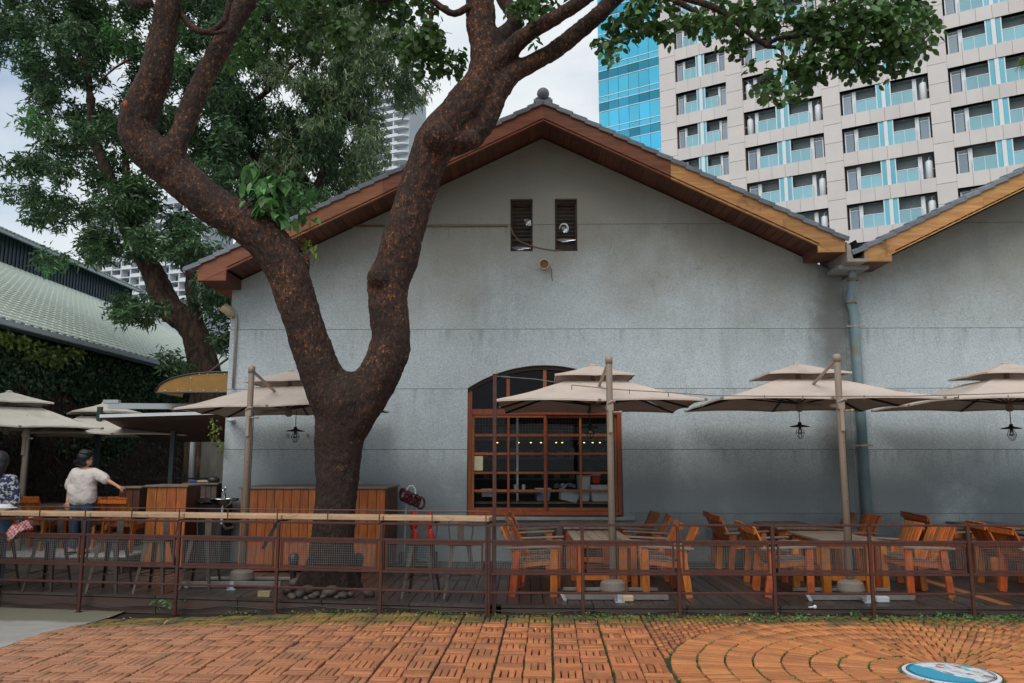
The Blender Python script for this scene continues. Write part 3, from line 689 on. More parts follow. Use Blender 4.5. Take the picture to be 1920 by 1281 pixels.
for z, x, yy in ((4.73, 5.50, WY - .28), (4.37, 5.52, WY - .1), (3.97, 5.56, WY - .1), (1.98, 5.567, WY - .1)):
    k = MB(); k.lathe((x, yy, z), [(.088, -.016), (.088, .016)], 16)
    k.build('collar', M_rustc if z > 4 else M_zinc, rt)
    if z < 4.2: MB().box((x, yy - .03, z), (.30, .02, .025)).build('bracket', M_zinc, rt)

# window
def window():
    w = MB(); wy = WY + .10
    def fr(name, parts, m=M_frame, par=None):
        q = MB()
        for (x0, x1, z0, z1, y0, y1) in parts: q.box(((x0 + x1) / 2, (y0 + y1) / 2, (z0 + z1) / 2), (x1 - x0, y1 - y0, z1 - z0))
        return q.build(name, m, par or G1, bev=.004)
    W0 = fr('window', [(-.975, -.905, .83, 2.95, wy, wy + .12), (1.55, 1.62, .83, 2.95, wy, wy + .12), (-.905, 1.55, .83, .90, wy, wy + .12), (-.905, 1.55, 2.50, 2.60, wy - .01, wy + .12)], M_frame)
    for x in (-.29, .335, 1.09): fr('mullion', [(x - .03, x + .03, 2.60, 3.30 if x > 0 and x < 1 else 3.12, wy, wy + .1)], M_frame, W0)
    # arched head board
    n = 24; xm, hw, rise, sp = .3225, 1.2975, .39, 2.947; Rr = (hw * hw + rise * rise) / (2 * rise)
    def az(x, d=0): return sp + rise - Rr + math.sqrt(max(0, (Rr - d) ** 2 - (x - xm) ** 2)) if True else 0
    q = MB()
    for i in range(n):
        xa = xm - hw + 2 * hw * i / n; xb = xm - hw + 2 * hw * (i + 1) / n
        A0, B0 = az(xa), az(xb); q.add([(xa, wy - .02, A0 - .07), (xb, wy - .02, B0 - .07), (xb, wy - .02, B0), (xa, wy - .02, A0), (xa, wy + .1, A0 - .07), (xb, wy + .1, B0 - .07), (xb, wy + .1, B0), (xa, wy + .1, A0)], [(0, 1, 2, 3), (0, 4, 5, 1), (7, 6, 5, 4), (3, 2, 6, 7)])
    q.build('arch_head', M_darkwood, W0)
    q = MB()
    for i in range(n):
        xa = xm - hw + 2 * hw * i / n; xb = xm - hw + 2 * hw * (i + 1) / n
        q.add([(xa, wy + .05, 2.6), (xb, wy + .05, 2.6), (xb, wy + .05, az(xb) - .05), (xa, wy + .05, az(xa) - .05)], [(0, 1, 2, 3)])
    q.build('arch_pane', M_glass, W0)
    cols = [(-.88, -.285), (-.285, .315), (.36, .935), (.935, 1.54)]; zr = [.905, 1.233, 1.53, 1.847, 2.157, 2.50]
    def sash(x0, x1, c, y):
        S = fr('sash', [(x0, x0 + .045, .90, 2.50, y, y + .045), (x1 - .045, x1, .90, 2.50, y, y + .045), (x0 + .045, x1 - .045, .90, .955, y, y + .045), (x0 + .045, x1 - .045, 2.455, 2.50, y, y + .045)])
        fr('glazing_bar', [(c - .02, c + .02, .955, 2.455, y + .004, y + .04)], M_frame, S)
        for z in zr[1:-1]:
            fr('glazing_bar', [(x0 + .045, c - .022, z - .02, z + .02, y + .006, y + .038)], M_frame, S); fr('glazing_bar', [(c + .022, x1 - .045, z - .02, z + .02, y + .006, y + .038)], M_frame, S)
        for a, b in ((x0 + .04, c), (c, x1 - .04)):
            for z0, z1 in zip(zr[:-1], zr[1:]):
                MB().add([(a, y + .02, z0), (b, y + .02, z0), (b, y + .021, z1), (a, y + .021, z1)], [(0, 1, 2, 3)]).build('pane', M_glass, S)
    sash(-.905, .355, -.285, wy + .01); sash(.33, 1.55, .935, wy + .062)
    MB().box((.40, WY - .025, .79), (2.8, .12, .055)).build('sill', M_concrete, G1, bev=.006)
    MB().box((.3225, WY + .05, .822), (2.55, .12, .016)).build('lower_frame', M_darkwood, W0)
    # paper notice and inner lattice
    MB().box((-.80, wy + .025, 1.69), (.17, .003, .24)).build('paper_notice', M_paper, W0)
    # the room
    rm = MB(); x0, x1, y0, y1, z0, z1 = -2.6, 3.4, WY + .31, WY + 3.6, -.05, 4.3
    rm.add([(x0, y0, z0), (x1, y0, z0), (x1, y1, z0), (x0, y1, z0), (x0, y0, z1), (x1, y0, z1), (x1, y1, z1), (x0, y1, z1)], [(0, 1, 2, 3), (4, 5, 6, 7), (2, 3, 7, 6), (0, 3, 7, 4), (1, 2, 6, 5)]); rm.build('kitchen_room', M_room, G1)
    l = MB()
    for i in range(46): l.box((-.9 + i * .053, WY + .4, 2.3), (.004, .004, .46))
    for i in range(9): l.box((.3, WY + .4, 2.09 + i * .053), (2.4, .004, .004))
    tag(l.build('inner_lattice', M_grey, G1))
window()
def kitchen():
    c = root('kitchen_counter', (.3, WY + .7, 0), 'steel kitchen worktop seen low through the window', 'counter')
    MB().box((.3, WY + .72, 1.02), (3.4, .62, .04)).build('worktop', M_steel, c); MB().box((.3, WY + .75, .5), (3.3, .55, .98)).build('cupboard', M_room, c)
    def tub(x, y, w, d, h, z, m, label, rot=0, lid=True):
        t = root('plastic_tub', (x, y, z), label, 'tub', 'tubs behind the window'); b = MB()
        b.add([(-w * .42, -d * .42, 0), (w * .42, -d * .42, 0), (w * .42, d * .42, 0), (-w * .42, d * .42, 0), (-w / 2, -d / 2, h), (w / 2, -d / 2, h), (w / 2, d / 2, h), (-w / 2, d / 2, h)], [(3, 2, 1, 0), (0, 1, 5, 4), (1, 2, 6, 5), (2, 3, 7, 6), (3, 0, 4, 7), (4, 5, 6, 7)])
        b.build('body', m, t, world=False, bev=.01); MB().box((0, 0, h + .008), (w * 1.05, d * 1.05, .022)).build('lid' if lid else 'rim', M_white, t, world=False, bev=.006); t.rotation_euler = (0, rot, .1)
    Yk = WY + .46
    tub(.72, Yk, .34, .25, .17, 1.045, M_white, 'white tub tilted on its side in the lower window pane', .25)
    tub(1.0, Yk + .05, .2, .25, .42, 1.045, M_white, 'tall white tub standing between the two lower panes')
    tub(1.3, Yk, .42, .3, .26, 1.045, M_white, 'wide white tub with dark straps right of the tall tub')
    tub(.3, Yk + .1, .26, .2, .2, 1.045, M_greydoor, 'grey metal box left of the tilted tub')
    tub(1.22, Yk + .2, .16, .16, .14, 1.34, M_redplastic, 'small red lidded container on top of the wide tub')
    b = root('wire_basket', (-.62, WY + .45, 1.13), 'white perforated basket hanging behind the lower left pane', 'basket'); q = MB()
    for i in range(9): q.box((-.115 + i * .029, -.09, .06), (.012, .006, .12))
    q.box((0, -.09, .005), (.24, .006, .02)); q.box((0, -.09, .12), (.27, .012, .022)); q.box((0, .09, .06), (.24, .006, .13)); q.box((0, 0, .0), (.24, .18, .006)); q.build('basket_body', M_white, b, world=False)
    cl = MB(); n = 9
    vs = [(i * .045, j * .03, .03 * math.sin(i * 1.3 + j) + .02 * math.cos(j * 2.1 + i) + .05) for j in range(5) for i in range(n)]
    cl.add(vs, [(j * n + i, j * n + i + 1, (j + 1) * n + i + 1, (j + 1) * n + i) for j in range(4) for i in range(n - 1)])
    o = cl.build('folded_cloth', mat('lilac_cloth', (.42, .44, .62), rough=.9), sm=True); o.location = (.50, Yk - .02, 1.26); tag(o, 'lilac cloth draped over the tubs behind the right sash', 'cloth')
    for k, x in enumerate((-.17, -.03)):
        t = MB().lathe((0, 0, 0), [(.026, 0), (.034, .12)], 12).build('paper_cup', M_white); t.location = (x, WY + .42, 1.21); tag(t, ('left' if k == 0 else 'right') + ' stack of white cups on the inner ledge of the left sash', 'cup', 'white cups on the ledge')
    t = MB().box((-.3, WY + .43, 1.19), (1.1, .12, .02)).build('ledge_shelf', M_steel); tag(t, 'narrow inner ledge that carries the white cups', 'shelf')
    s = root('string_lights', (.3, WY + .9, 2.05), 'string of small warm bulbs glowing inside the window', 'lights')
    MB().tube([(-1.2 + i * .2, WY + .9 + .02 * math.sin(i), 2.08 - .02 * math.sin(i * 1.3)) for i in range(16)], .005, 5).build('cord', M_black, s)
    for i, x in enumerate((-.50, -.12, .1, .28, .55, .66, 1.05, 1.2, 1.33)): MB().ball((x, WY + .9, 2.05), .011, 8, (1.6, 1, .7)).build('bulb', M_bulb, s)
    for i in range(3):
        t = MB(); z = 1.35 + i * .42; t.box((.3, WY + 3.3, z), (4.5, .3, .03))
        for k in range(14): hh = rng.uniform(.08, .24); t.box((-1.7 + k * .3 + rng.uniform(-.05, .05), WY + 3.25, z + .015 + hh / 2), (rng.uniform(.08, .18), .12, hh))
        tag(t.build('stocked_shelf', mat('shelf_goods', (.20, .09, .05), (.04, .06, .08), scale=3, rough=.6, island=.5)), ('lowest', 'middle', 'top')[i] + ' shelf of dim jars and boxes at the back of the kitchen', 'shelf', 'kitchen back shelves')
    p = MB().box((0, 0, 0), (.035, .035, 2.2)).build('kitchen_pole', M_white); p.location = (-.14, WY + .8, 1.6); tag(p, 'pale upright pole inside the left sash', 'pole')
kitchen()
# gable vents
for k, (xa, xb) in enumerate(((-.25, .138), (.525, .914))):
    o = MB(); z0, z1 = 5.326, 6.27; y = WY + .12; t = .035
    for a in ((xa + t / 2, t, (z0 + z1) / 2, z1 - z0), (xb - t / 2, t, (z0 + z1) / 2, z1 - z0)): o.box((a[0], y, a[2]), (a[1], .06, a[3]))
    o.box(((xa + xb) / 2, y, z1 - .03), (xb - xa - 2 * t, .06, .06)); o.box(((xa + xb) / 2, y, z0 + .23), (xb - xa - 2 * t, .05, .05)); o.box(((xa + xb) / 2, y + .04, z0 + .1), (xb - xa - 2 * t, .02, .2))
    V = o.build('gable_vent', M_darkwood, G1)
    MB().box(((xa + xb) / 2, WY + .29, (z0 + z1) / 2), (xb - xa, .02, z1 - z0)).build('backing', M_black, V)
    for i in range(9):
        MB().box(((xa + xb) / 2, y + .03, z0 + .30 + i * .072), (xb - xa - 2 * t - .004, .05, .012), (R(-38), 0, 0)).build('louver', M_greyd, V)
    f = MB(); n = 10; cx, cz = ((.05, 5.86) if k == 0 else (.70, 5.72))
    for (ccx, ccz, rw, rh) in ((cx, cz, .055, .06), ((xa + xb) / 2, z0 + .06 + k * .14, .15, .03)):
        f.add([(ccx + rw * math.cos(a) * (1 + .3 * math.sin(3 * a)), WY + .03 + .02 * math.sin(a * 2), ccz + rh * math.sin(a)) for a in [2 * math.pi * q / 14 for q in range(14)]] + [(ccx, WY + .055, ccz)], [(q, (q + 1) % 14, 14) for q in range(14)])
    f.build('torn_film', M_film, V)
    if k == 1: f = MB().tube([(.62 + .075 * math.cos(a) + .06, WY + .02, 5.73 + .09 * math.sin(a)) for a in [R(-60 + 25 * q) for q in range(11)]], [.003, .008, .012, .016, .018, .018, .016, .014, .01, .008, .003], 6).build('torn_film', M_whitepaint, V, sm=True)
    else: MB().tube([(.03, WY + .02, 5.78), (.05, WY + .01, 5.84), (.09, WY + .02, 5.88), (.10, WY + .02, 5.80), (.06, WY + .02, 5.79)], [.006, .014, .02, .018, .01], 6).build('torn_film', M_whitepaint, V, sm=True)
h = root('wall_floodlight', (.33, WY, 5.07), 'small cream round floodlight fixed under the two louvred vents', 'floodlight')
rot = Matrix.Rotation(R(105), 3, 'X')
m = MB(); m.lathe((0, 0, 0), [(.05, 0), (.075, .05), (.088, .14), (.092, .16), (.074, .165), (.07, .10)], 18); m.v = [tuple(rot @ Vector(v) + Vector((.33, WY - .0, 5.10))) for v in m.v]; m.build('housing', M_cream, h, sm=True)
m = MB(); m.lathe((0, 0, .12), [(.068, 0), (.068, .01)], 16); m.v = [tuple(rot @ Vector(v) + Vector((.33, WY - .0, 5.10))) for v in m.v]; m.build('lens', mat('brown_lens', (.30, .16, .08), rough=.3), h)
MB().tube([(.41, WY - .06, 5.06), (.46, WY - .02, 5.0), (.46, WY - .008, 4.88), (.475, WY - .008, 4.80)], .007, 6).build('cable_tail', M_cable, h)
c = MB(); c.tube([(-3.2, WY - .012, 5.79), (-1.6, WY - .012, 5.78), (-.3, WY - .012, 5.78)], .016, 8); tag(c.build('conduit', M_cable, sm=True), 'thin tan conduit along the top wall joint, left of the vents', 'conduit')
c = MB(); c.tube([(-.25, WY - .01, 5.77), (-.2, WY - .03, 5.62), (-.1, WY - .03, 5.5), (.1, WY - .015, 5.42), (.35, WY - .01, 5.36), (.55, WY - .012, 5.335), (.64, WY + .03, 5.35)], .009, 6); tag(c.build('loose_cable', M_cable, sm=True), 'loose tan cable sagging across the foot of both vents', 'cable')
c = MB(); c.tube([(-5.04, WY - .03, 4.22), (-4.97, WY - .03, 4.20), (-4.955, WY - .03, 4.1), (-4.96, WY - .03, 2.95)], .022, 8); tag(c.build('corner_conduit', M_zinc, sm=True), 'grey conduit bent over the top and down the left wall corner', 'conduit')
for z in (3.8, 3.4): pass
h = root('corner_floodlight', (-5.1, WY, 4.25), 'white round floodlight sticking out at the left wall corner', 'floodlight'); m = MB(); m.tube([(-5.02, WY - .02, 4.2), (-5.09, WY - .08, 4.27), (-5.16, WY - .14, 4.34)], [.05, .075, .085], 14); m.build('housing', M_cream, h, sm=True)
h = root('security_camera', (-4.86, WY - .02, 2.36), 'small white bullet camera on the wall beside the left umbrella', 'camera'); m = MB(); m.tube([(-5.0, WY - .06, 2.42), (-4.86, WY - .16, 2.37)], .035, 12); m.build('body', M_white, h, sm=True); MB().box((-4.93, WY - .02, 2.40), (.05, .05, .05)).build('bracket', M_white, h)
for k, (x, z) in enumerate(((-4.0, 2.16), (-3.66, 2.15))):
    t = MB().lathe((0, 0, 0), [(.03, 0), (.028, .015)], 12).build('wall_fitting', M_zinc); t.rotation_euler = (R(90), 0, 0); t.location = (x, WY, z); tag(t, ('left' if k == 0 else 'right') + ' one of two small round grey fittings on the wall behind the left parasol pole', 'wall fitting', 'round wall caps')

# ------------------------------------------------------------------ RAILING along the deck
def FP(t, z, off=0):
    if t >= 0: return Vector((BEND.x + t, FY + off, z))
    p = BEND + LD * (-t); n = Vector((-LD.y, LD.x)); n = n if n.y > 0 else -n
    return Vector((p.x + n.x * off, p.y + n.y * off, z))
def railing(name, ts, label):
    o0 = FP(ts[0], 0); rt = root(name, (o0.x, o0.y, gz(o0.x, o0.y)), label, 'railing')
    wires = {}
    for t in ts:
        p = FP(t, 0); MB().box((p.x, p.y, (gz(p.x, p.y) - .03 + 1.0) / 2), (.036, .036, 1.03 - gz(p.x, p.y)), (0, 0, 0 if t > 0 else -LA)).build('post', M_rail, rt, bev=.003)
        MB().box((p.x, p.y, gz(p.x, p.y) + .004), (.07, .07, .008)).build('foot_plate', M_rail, rt)
    for a, b in zip(ts[:-1], ts[1:]):
        a2, b2 = (a + .019, b - .019) if a >= 0 else (a - .019, b + .019)
        for z, h in ((1.011, .026), (.827, .03), (.469, .026), (.262, .024)):
            MB().bar(FP(a2, z), FP(b2, z), .026, h).build('rail', M_rail, rt, bev=.003)
        s = 1 if b > a else -1
        q = MB(); e = .028
        c0, c1 = a + s * (.019 + e), b - s * (.019 + e)
        q.bar(FP(c0, .798), FP(c1, .798), .02, .03); q.bar(FP(c0, .503), FP(c1, .503), .02, .03)
        q.bar(FP(c0 + s * .01, .518), FP(c0 + s * .01, .783), .02, .02, (0, 1, 0)); q.bar(FP(c1 - s * .01, .518), FP(c1 - s * .01, .783), .02, .02, (0, 1, 0))
        F_ = q.build('mesh_frame', M_rail, rt)
        L_ = abs(c1 - c0); key = round(L_, 2)
        if key not in wires:
            w = MB(); n = int(L_ / .0262)
            for i in range(1, n): w.box((-L_ / 2 + i * L_ / n, 0, 0), (.0022, .0022, .27))
            for i in range(1, 10): w.box((0, .0027, -.1325 + i * .0265), (L_, .0022, .0022))
            me = w.mesh('wire_mesh'); me.materials.append(M_wire); wires[key] = me
        m = (FP(c0, .65) + FP(c1, .65)) / 2 - wloc(rt)
        inst(wires[key], 'wire_mesh', F_, m, (0, 0, 0 if a >= 0 and b >= 0 else -LA))
    return rt
RR = railing('deck_railing', [0, 1.065, 2.15, 3.22, 4.31, 5.42, 6.52, 7.6, 8.7], 'rust red steel railing with wire mesh panels, straight run in front of the armchairs')
RL = railing('deck_railing', [-.019, -1.27, -2.55, -3.83, -5.11, -6.39, -7.67, -8.95], 'rust red railing with mesh panels under the pale bar top, angled left run')
p = FP(.06, 0, .09)
tp = root('tall_post', (p.x, p.y, 0), 'tall rust red steel post rising from the railing corner in front of the window', 'post')
MB().box((p.x, p.y, 1.36), (.045, .045, 2.78)).build('post_shaft', M_rail, tp, bev=.003)
MB().box((p.x, p.y, 2.752), (.055, .055, .008)).build('cap', M_rail, tp)
def bar_counter():
    p = FP(-4, 0, .12); rt = root('bar_counter', (p.x, p.y, 1.04), 'long pale timber bar top resting on the left run of the railing', 'bar counter')
    t = -.0
    while t > -9.0:
        L_ = 1.27; nz = MB()
        nz.bar(FP(t - .004, 1.068, .115), FP(t - L_ + .004, 1.068, .115), .145, .056); nz.build('counter_plank', M_counter, rt, bev=.008)
        nz = MB(); nz.bar(FP(t - .004, 1.066, .265), FP(t - L_ + .004, 1.066, .265), .145, .056); nz.build('counter_plank', M_counter, rt, bev=.008)
        for k in (0, .5): q = MB(); a = t - .03 - k * L_; q.bar(FP(a, 1.03, -.012), FP(a, 1.165, -.012), .012, .012, (0, 1, 0)); q.bar(FP(a, 1.02, .0), FP(a, 1.02, .34), .02, .02); q.build('guard_bracket', M_rail, rt)
        g = MB(); g.tube([FP(t - .0, 1.163, -.012), FP(t - L_ * .5, 1.16, -.012), FP(t - L_, 1.163, -.012)], .0065, 6); g.build('guard_rail', M_rail, rt)
        t -= L_
bar_counter()
c = MB(); pts = []
for k in range(0, 60):
    t = -9 + k * .3; pts.append(FP(t if abs(t) > .01 else .01, 0, .10) + Vector((0, 0, .035 + .022 * math.cos(t * 5.9) + gz(FP(t, 0).x, 9.4) * .8)))
c.tube(pts, .009, 6); tag(c.build('ground_cable', M_black, sm=True), 'black cable sagging along the foot of the deck edge', 'cable')

# ------------------------------------------------------------------ UMBRELLAS
def umbrella(cx, cy, rz, hx, hy, ze, px_, py_, label, fab=M_canopy, base=True, group='cantilever parasols', tilt=0, arm=True, zb=DZ):
    rt = root('cantilever_umbrella', (px_, py_, zb), label, 'umbrella', group)
    c, s = math.cos(rz), math.sin(rz)
    def W(x, y, z): return Vector((cx + x * c - y * s, cy + x * s + y * c, z + tilt * (x * c - y * s)))
    def skirt(hx, hy, ix, iy, z0, z1, n=12, m=7, sag=.03, scal=.035):
        b = MB()
        cor = [(-1, -1), (1, -1), (1, 1), (-1, 1)]
        for k in range(4):
            a, d = cor[k], cor[(k + 1) % 4]; vs = []
            for j in range(m + 1):
                v = j / m
                for i in range(n + 1):
                    u = i / n; ex, ey = lerp(a[0], d[0], u), lerp(a[1], d[1], u)
                    x = lerp(hx, ix, v) * ex; y = lerp(hy, iy, v) * ey
                    seg = abs(math.sin(2 * math.pi * u)); z = lerp(z0, z1, v) + .007 * math.sin(u * 31 + k * 2 + cx * 3) * math.sin(v * 9 + cx) - sag * math.sin(math.pi * v) * (.6 + .4 * seg) + scal * seg * (1 - v) ** 2 * .6
                    sh = 1 - .018 * seg * (1 - v); 
                    if abs(ex) == 1 and abs(ey) < 1: x *= sh
                    if abs(ey) == 1 and abs(ex) < 1: y *= sh
                    vs.append(W(x, y, z))
            b.add(vs, [(j * (n + 1) + i, j * (n + 1) + i + 1, (j + 1) * (n + 1) + i + 1, (j + 1) * (n + 1) + i) for j in range(m) for i in range(n)])
            # hem
            vs = [W(lerp(a[0], d[0], i / n) * hx * (1 - (.018 * abs(math.sin(2 * math.pi * i / n)) if abs(lerp(a[0], d[0], i / n)) == 1 else 0)), lerp(a[1], d[1], i / n) * hy * (1 - (.018 * abs(math.sin(2 * math.pi * i / n)) if abs(lerp(a[1], d[1], i / n)) == 1 else 0)), z0 + scal * abs(math.sin(2 * math.pi * i / n)) * .6 - dz) for dz in (0, .022) for i in range(n + 1)]
            b.add(vs, [(i, i + 1, n + 2 + i, n + 1 + i) for i in range(n)])
        return b
    cn = skirt(hx, hy, .42, .42 * min(1, hy / 1.3), ze, ze + .335).build('canopy', fab, rt, sm=True)
    cn.modifiers.new('thick', 'SOLIDIFY').thickness = .004
    e = cn.modifiers.new('split', 'EDGE_SPLIT'); e.split_angle = R(20)
    vc = skirt(.57, .57 * min(1, hy / 1.3), .02, .02, ze + .42, ze + .60, 8, 4, .012, .015); vc.lathe(W(0, 0, ze + .595), [(.05, 0), (.05, .02), (.02, .032)], 10)
    o = vc.build('vent_canopy', fab, rt, sm=True); o.modifiers.new('thick', 'SOLIDIFY').thickness = .004; e = o.modifiers.new('split', 'EDGE_SPLIT'); e.split_angle = R(20)
    MB().lathe(W(0, 0, ze + .02), [(.03, -.12), (.05, -.10), (.05, .02), (.035, .06), (.035, .52)], 12).build('hub', M_pole, rt)
    for k, (ex, ey) in enumerate(((-1, -1), (0, -1), (1, -1), (1, 0), (1, 1), (0, 1), (-1, 1), (-1, 0))):
        r = MB(); r.bar(W(.03 * ex, .03 * ey, ze + .36), W(hx * .985 * ex, hy * .985 * ey, ze - .012), .018, .028).build('rib', M_black, rt)
        r = MB(); r.bar(W(.04 * ex, .04 * ey, ze + .02), W(hx * .5 * ex, hy * .5 * ey, ze + .15), .014, .02).build('rib_strut', M_black, rt)
        r = MB(); q = W(hx * .995 * ex, hy * .995 * ey, ze - .006); r.box(q, (.035, .035, .035)).build('rib_cap', M_cable, rt)
    tz = ze + (.54 if arm else -.03); P0 = Vector((px_, py_, tz))
    MB().tube([(px_, py_, zb + .1), (px_, py_, tz - .06), (px_, py_, tz - .02)], [.043, .041, .041], 16).build('pole', M_pole, rt, sm=True)
    MB().tube([(px_, py_, tz - .10), (px_, py_, tz - .015), (px_, py_, tz)], [.047, .047, .034], 16).build('pole_cap', M_pole, rt, sm=True)
    for k in range(7): MB().ball((px_ + .006, py_ - .041, 1.0 + k * .24), .006, 6).build('pole_hole', M_black, rt)
    dirv = Vector((cx - px_, cy - py_, 0)); dl = dirv.length; dirv.normalize()
    # strut through the lower canopy to the carrying arm underneath
    if arm:
        e = P0 + Vector((0, 0, -.06)); f = Vector((px_, py_, 0)) + dirv * (dl * .62); f.z = ze + .235
        MB().bar(e, f, .035, .03).build('strut', M_pole, rt, bev=.004)
        MB().box(f + Vector((0, 0, .0)), (.10, .07, .014)).build('strut_shoe', M_black, rt)
        MB().bar(Vector((px_, py_, ze - .12)), W(0, 0, ze + .02), .034, .04).build('carrying_arm', M_pole, rt)
    q = MB(); q.box((px_, py_ - .045, ze - .11), (.085, .06, .11)); q.box((px_ - .0, py_ - .06, ze - .28), (.05, .035, .32)); cb = q.build('crank_box', M_pole, rt, bev=.008)
    q = MB(); q.tube([(px_ + .03, py_ - .06, ze - .18), (px_ + .11, py_ - .07, ze - .18)], .011, 8); q.ball((px_ + .125, py_ - .07, ze - .18), .02, 8, (1.4, 1, 1)); q.tube([(px_ - .03, py_ - .06, ze - .08), (px_ + .02, py_ - .08, ze - .04), (px_ + .06, py_ - .07, ze - .05)], .018, 8); q.build('crank_handle', M_pole, rt, sm=True)
    q = MB(); q.tube([(px_ + .052, py_ + .01, ze - .1), (px_ + .05, py_ + .01, zb + .15)], .006, 6); q.build('cord', M_black, rt)
    if base:
        q = MB(); q.lathe((px_, py_, zb + .06), [(.16, 0), (.165, .02), (.15, .10), (.12, .125), (.06, .14)], 24); q.build('pedestal', M_ped, rt, sm=False)
        B = MB(); B.bar((px_ - .62, py_ - .30, zb + .045), (px_ + .62, py_ - .30, zb + .045), .05, .075); B.build('base_beam', M_grey2, rt, bev=.004)
        B = MB(); B.bar((px_, py_ - .44, zb + .03), (px_, py_ + .5, zb + .03), .07, .04); B.build('base_beam', M_grey2, rt, bev=.004)
        B = MB(); B.bar((px_ - .6, py_ + .33, zb + .03), (px_ + .6, py_ + .33, zb + .03), .05, .04); B.build('base_beam', M_grey2, rt, bev=.004)
        B = MB(); B.prism([(px_ - .67, py_ - .335, zb + .085), (px_ - .62, py_ - .335, zb + .08), (px_ - .58, py_ - .335, zb + .0), (px_ - .62, py_ - .335, zb + .0)], (0, .02, 0)); B.box((px_ + .03, py_ - .445, zb + .055), (.05, .01, .10)); B.box((px_ + .03, py_ - .46, zb + .005), (.11, .05, .01)); B.build('end_bracket', M_fargrey, rt)
    else:
        q = MB(); q.lathe((px_, py_, zb), [(.16, 0), (.16, .02), (.07, .04), (.05, .14)], 16); q.build('pedestal', M_pole, rt)
    return rt
M_ped = mat('pedestal_plastic', (.22, .185, .16), (.17, .14, .12), scale=6, rough=.6)
M_grey2 = mat('greyed_base_steel', (.27, .25, .24), (.18, .165, .16), scale=8, rough=.5, metal=.2)
def lamp(x, y, zt_, zs, label):
    rt = root('pendant_lamp', (x, y, zt_), label, 'lamp', 'cage lamps under the parasols')
    MB().tube([(x, y, zt_), (x, y, zs)], .006, 6).build('cord', M_black, rt)
    MB().lathe((x, y, zs - .025), [(.145, 0), (.12, .014), (.03, .035), (.022, .07)], 20).build('shade', M_black, rt, sm=True)
    MB().lathe((x, y, zs - .06), [(.02, .04), (.022, 0)], 10).build('socket', M_black, rt)
    MB().ball((x, y, zs - .09), .032, 12, (1, 1, 1.3)).build('bulb', M_glass2, rt, sm=True)
    cg = MB()
    for k in range(8):
        a = 2 * math.pi * k / 8; ca, sa = math.cos(a), math.sin(a)
        cg.tube([(x + .03 * ca, y + .03 * sa, zs - .035), (x + .065 * ca, y + .065 * sa, zs - .11), (x + .025 * ca, y + .025 * sa, zs - .19)], .0028, 4)
    for r_, zz in ((.065, .11), (.025, .19)):
        cg.tube([(x + r_ * math.cos(a), y + r_ * math.sin(a), zs - zz) for a in [2 * math.pi * q / 12 for q in range(13)]], .0028, 4)
    cg.build('cage', M_black, rt)
M_glass2 = glass('bulb_glass', (.7, .7, .68), .15, .03)
U1 = umbrella(-3.62, 12.22, R(0), 1.34, 1.06, 2.50, -3.80, 11.0, 'beige cantilever parasol partly behind the forked tree', tilt=.028)
U2 = umbrella(1.0, 11.75, R(-1.5), 1.37, 1.38, 2.52, 1.07, 10.16, 'beige two-tier parasol in front of the arched window')
U3 = umbrella(4.0, 11.75, R(-1.5), 1.42, 1.38, 2.54, 3.97, 10.18, 'beige two-tier parasol whose pole stands before the blue drainpipe')
U4 = umbrella(7.03, 11.75, R(-2), 1.42, 1.38, 2.54, 7.05, 10.2, 'beige two-tier parasol cut off by the right edge of the photo')
UA = umbrella(-8.55, 13.1, R(42), 1.17, 1.17, 2.26, -7.88, 12.6, 'faded parasol with a greenish top at the far left edge', M_canopyold, base=False, group='faded parasols on the left terrace', arm=False)
UB = umbrella(-7.95, 15.0, R(35), 1.25, 1.25, 2.20, -8.4, 15.6, 'faded parasol farther back, between the left edge and the brown awning', M_canopyold, base=False, group='faded parasols on the left terrace', arm=False)
lamp(.945, 11.72, 2.50, 2.235, 'black cage lamp hanging in front of the window under a parasol')
lamp(3.99, 11.75, 2.52, 2.245, 'black cage lamp hanging left of the blue drainpipe')
lamp(7.03, 11.75, 2.52, 2.215, 'black cage lamp hanging at the right edge of the photo')
lamp(-3.50, 12.2, 2.49, 2.20, 'black cage lamp hanging just left of the big tree trunk')
lamp(-8.1, 15.0, 2.18, 2.02, 'dark lamp hanging under the faded parasols above the woman in white')
def wires():
    c = MB(); a = Vector((p.x, p.y, 2.73)); pts = [a, at(1005, 711, 10.6), at(1037, 716, 11.0)]; c.tube(pts, .006, 5); c.tube([lerp(a, pts[1], .18), lerp(a, pts[1], .32)], .012, 6)
    tag(c.build('guy_wire', M_wire), 'pale guy wire with a turnbuckle from the tall post to the window parasol', 'wire')
    c = MB(); P_ = [at(1072, 722, 10.25), at(1165, 731, 10.1), at(1253, 736, 10.0), at(1338, 742, 9.95), at(1430, 743, 9.98), at(1520, 743, 10.0), at(1600, 743, 10.0), at(1700, 743, 10.0), at(1777, 741, 10.0), at(1850, 739, 10.0), at(1930, 736, 10.0)]
    c.tube(P_, .006, 5)
    for x in (1072, 1180, 1253, 1433, 1505, 1620, 1797, 1890): q = at(x, 741 if x > 1340 else 722 + (x - 1072) * .075, 10.02); c.tube([q, q - Vector((0, 0, .06))], .006, 5)
    tag(c.build('light_wire', M_cable), 'thin wire with small hooks strung across the front of the parasols', 'wire')
wires()

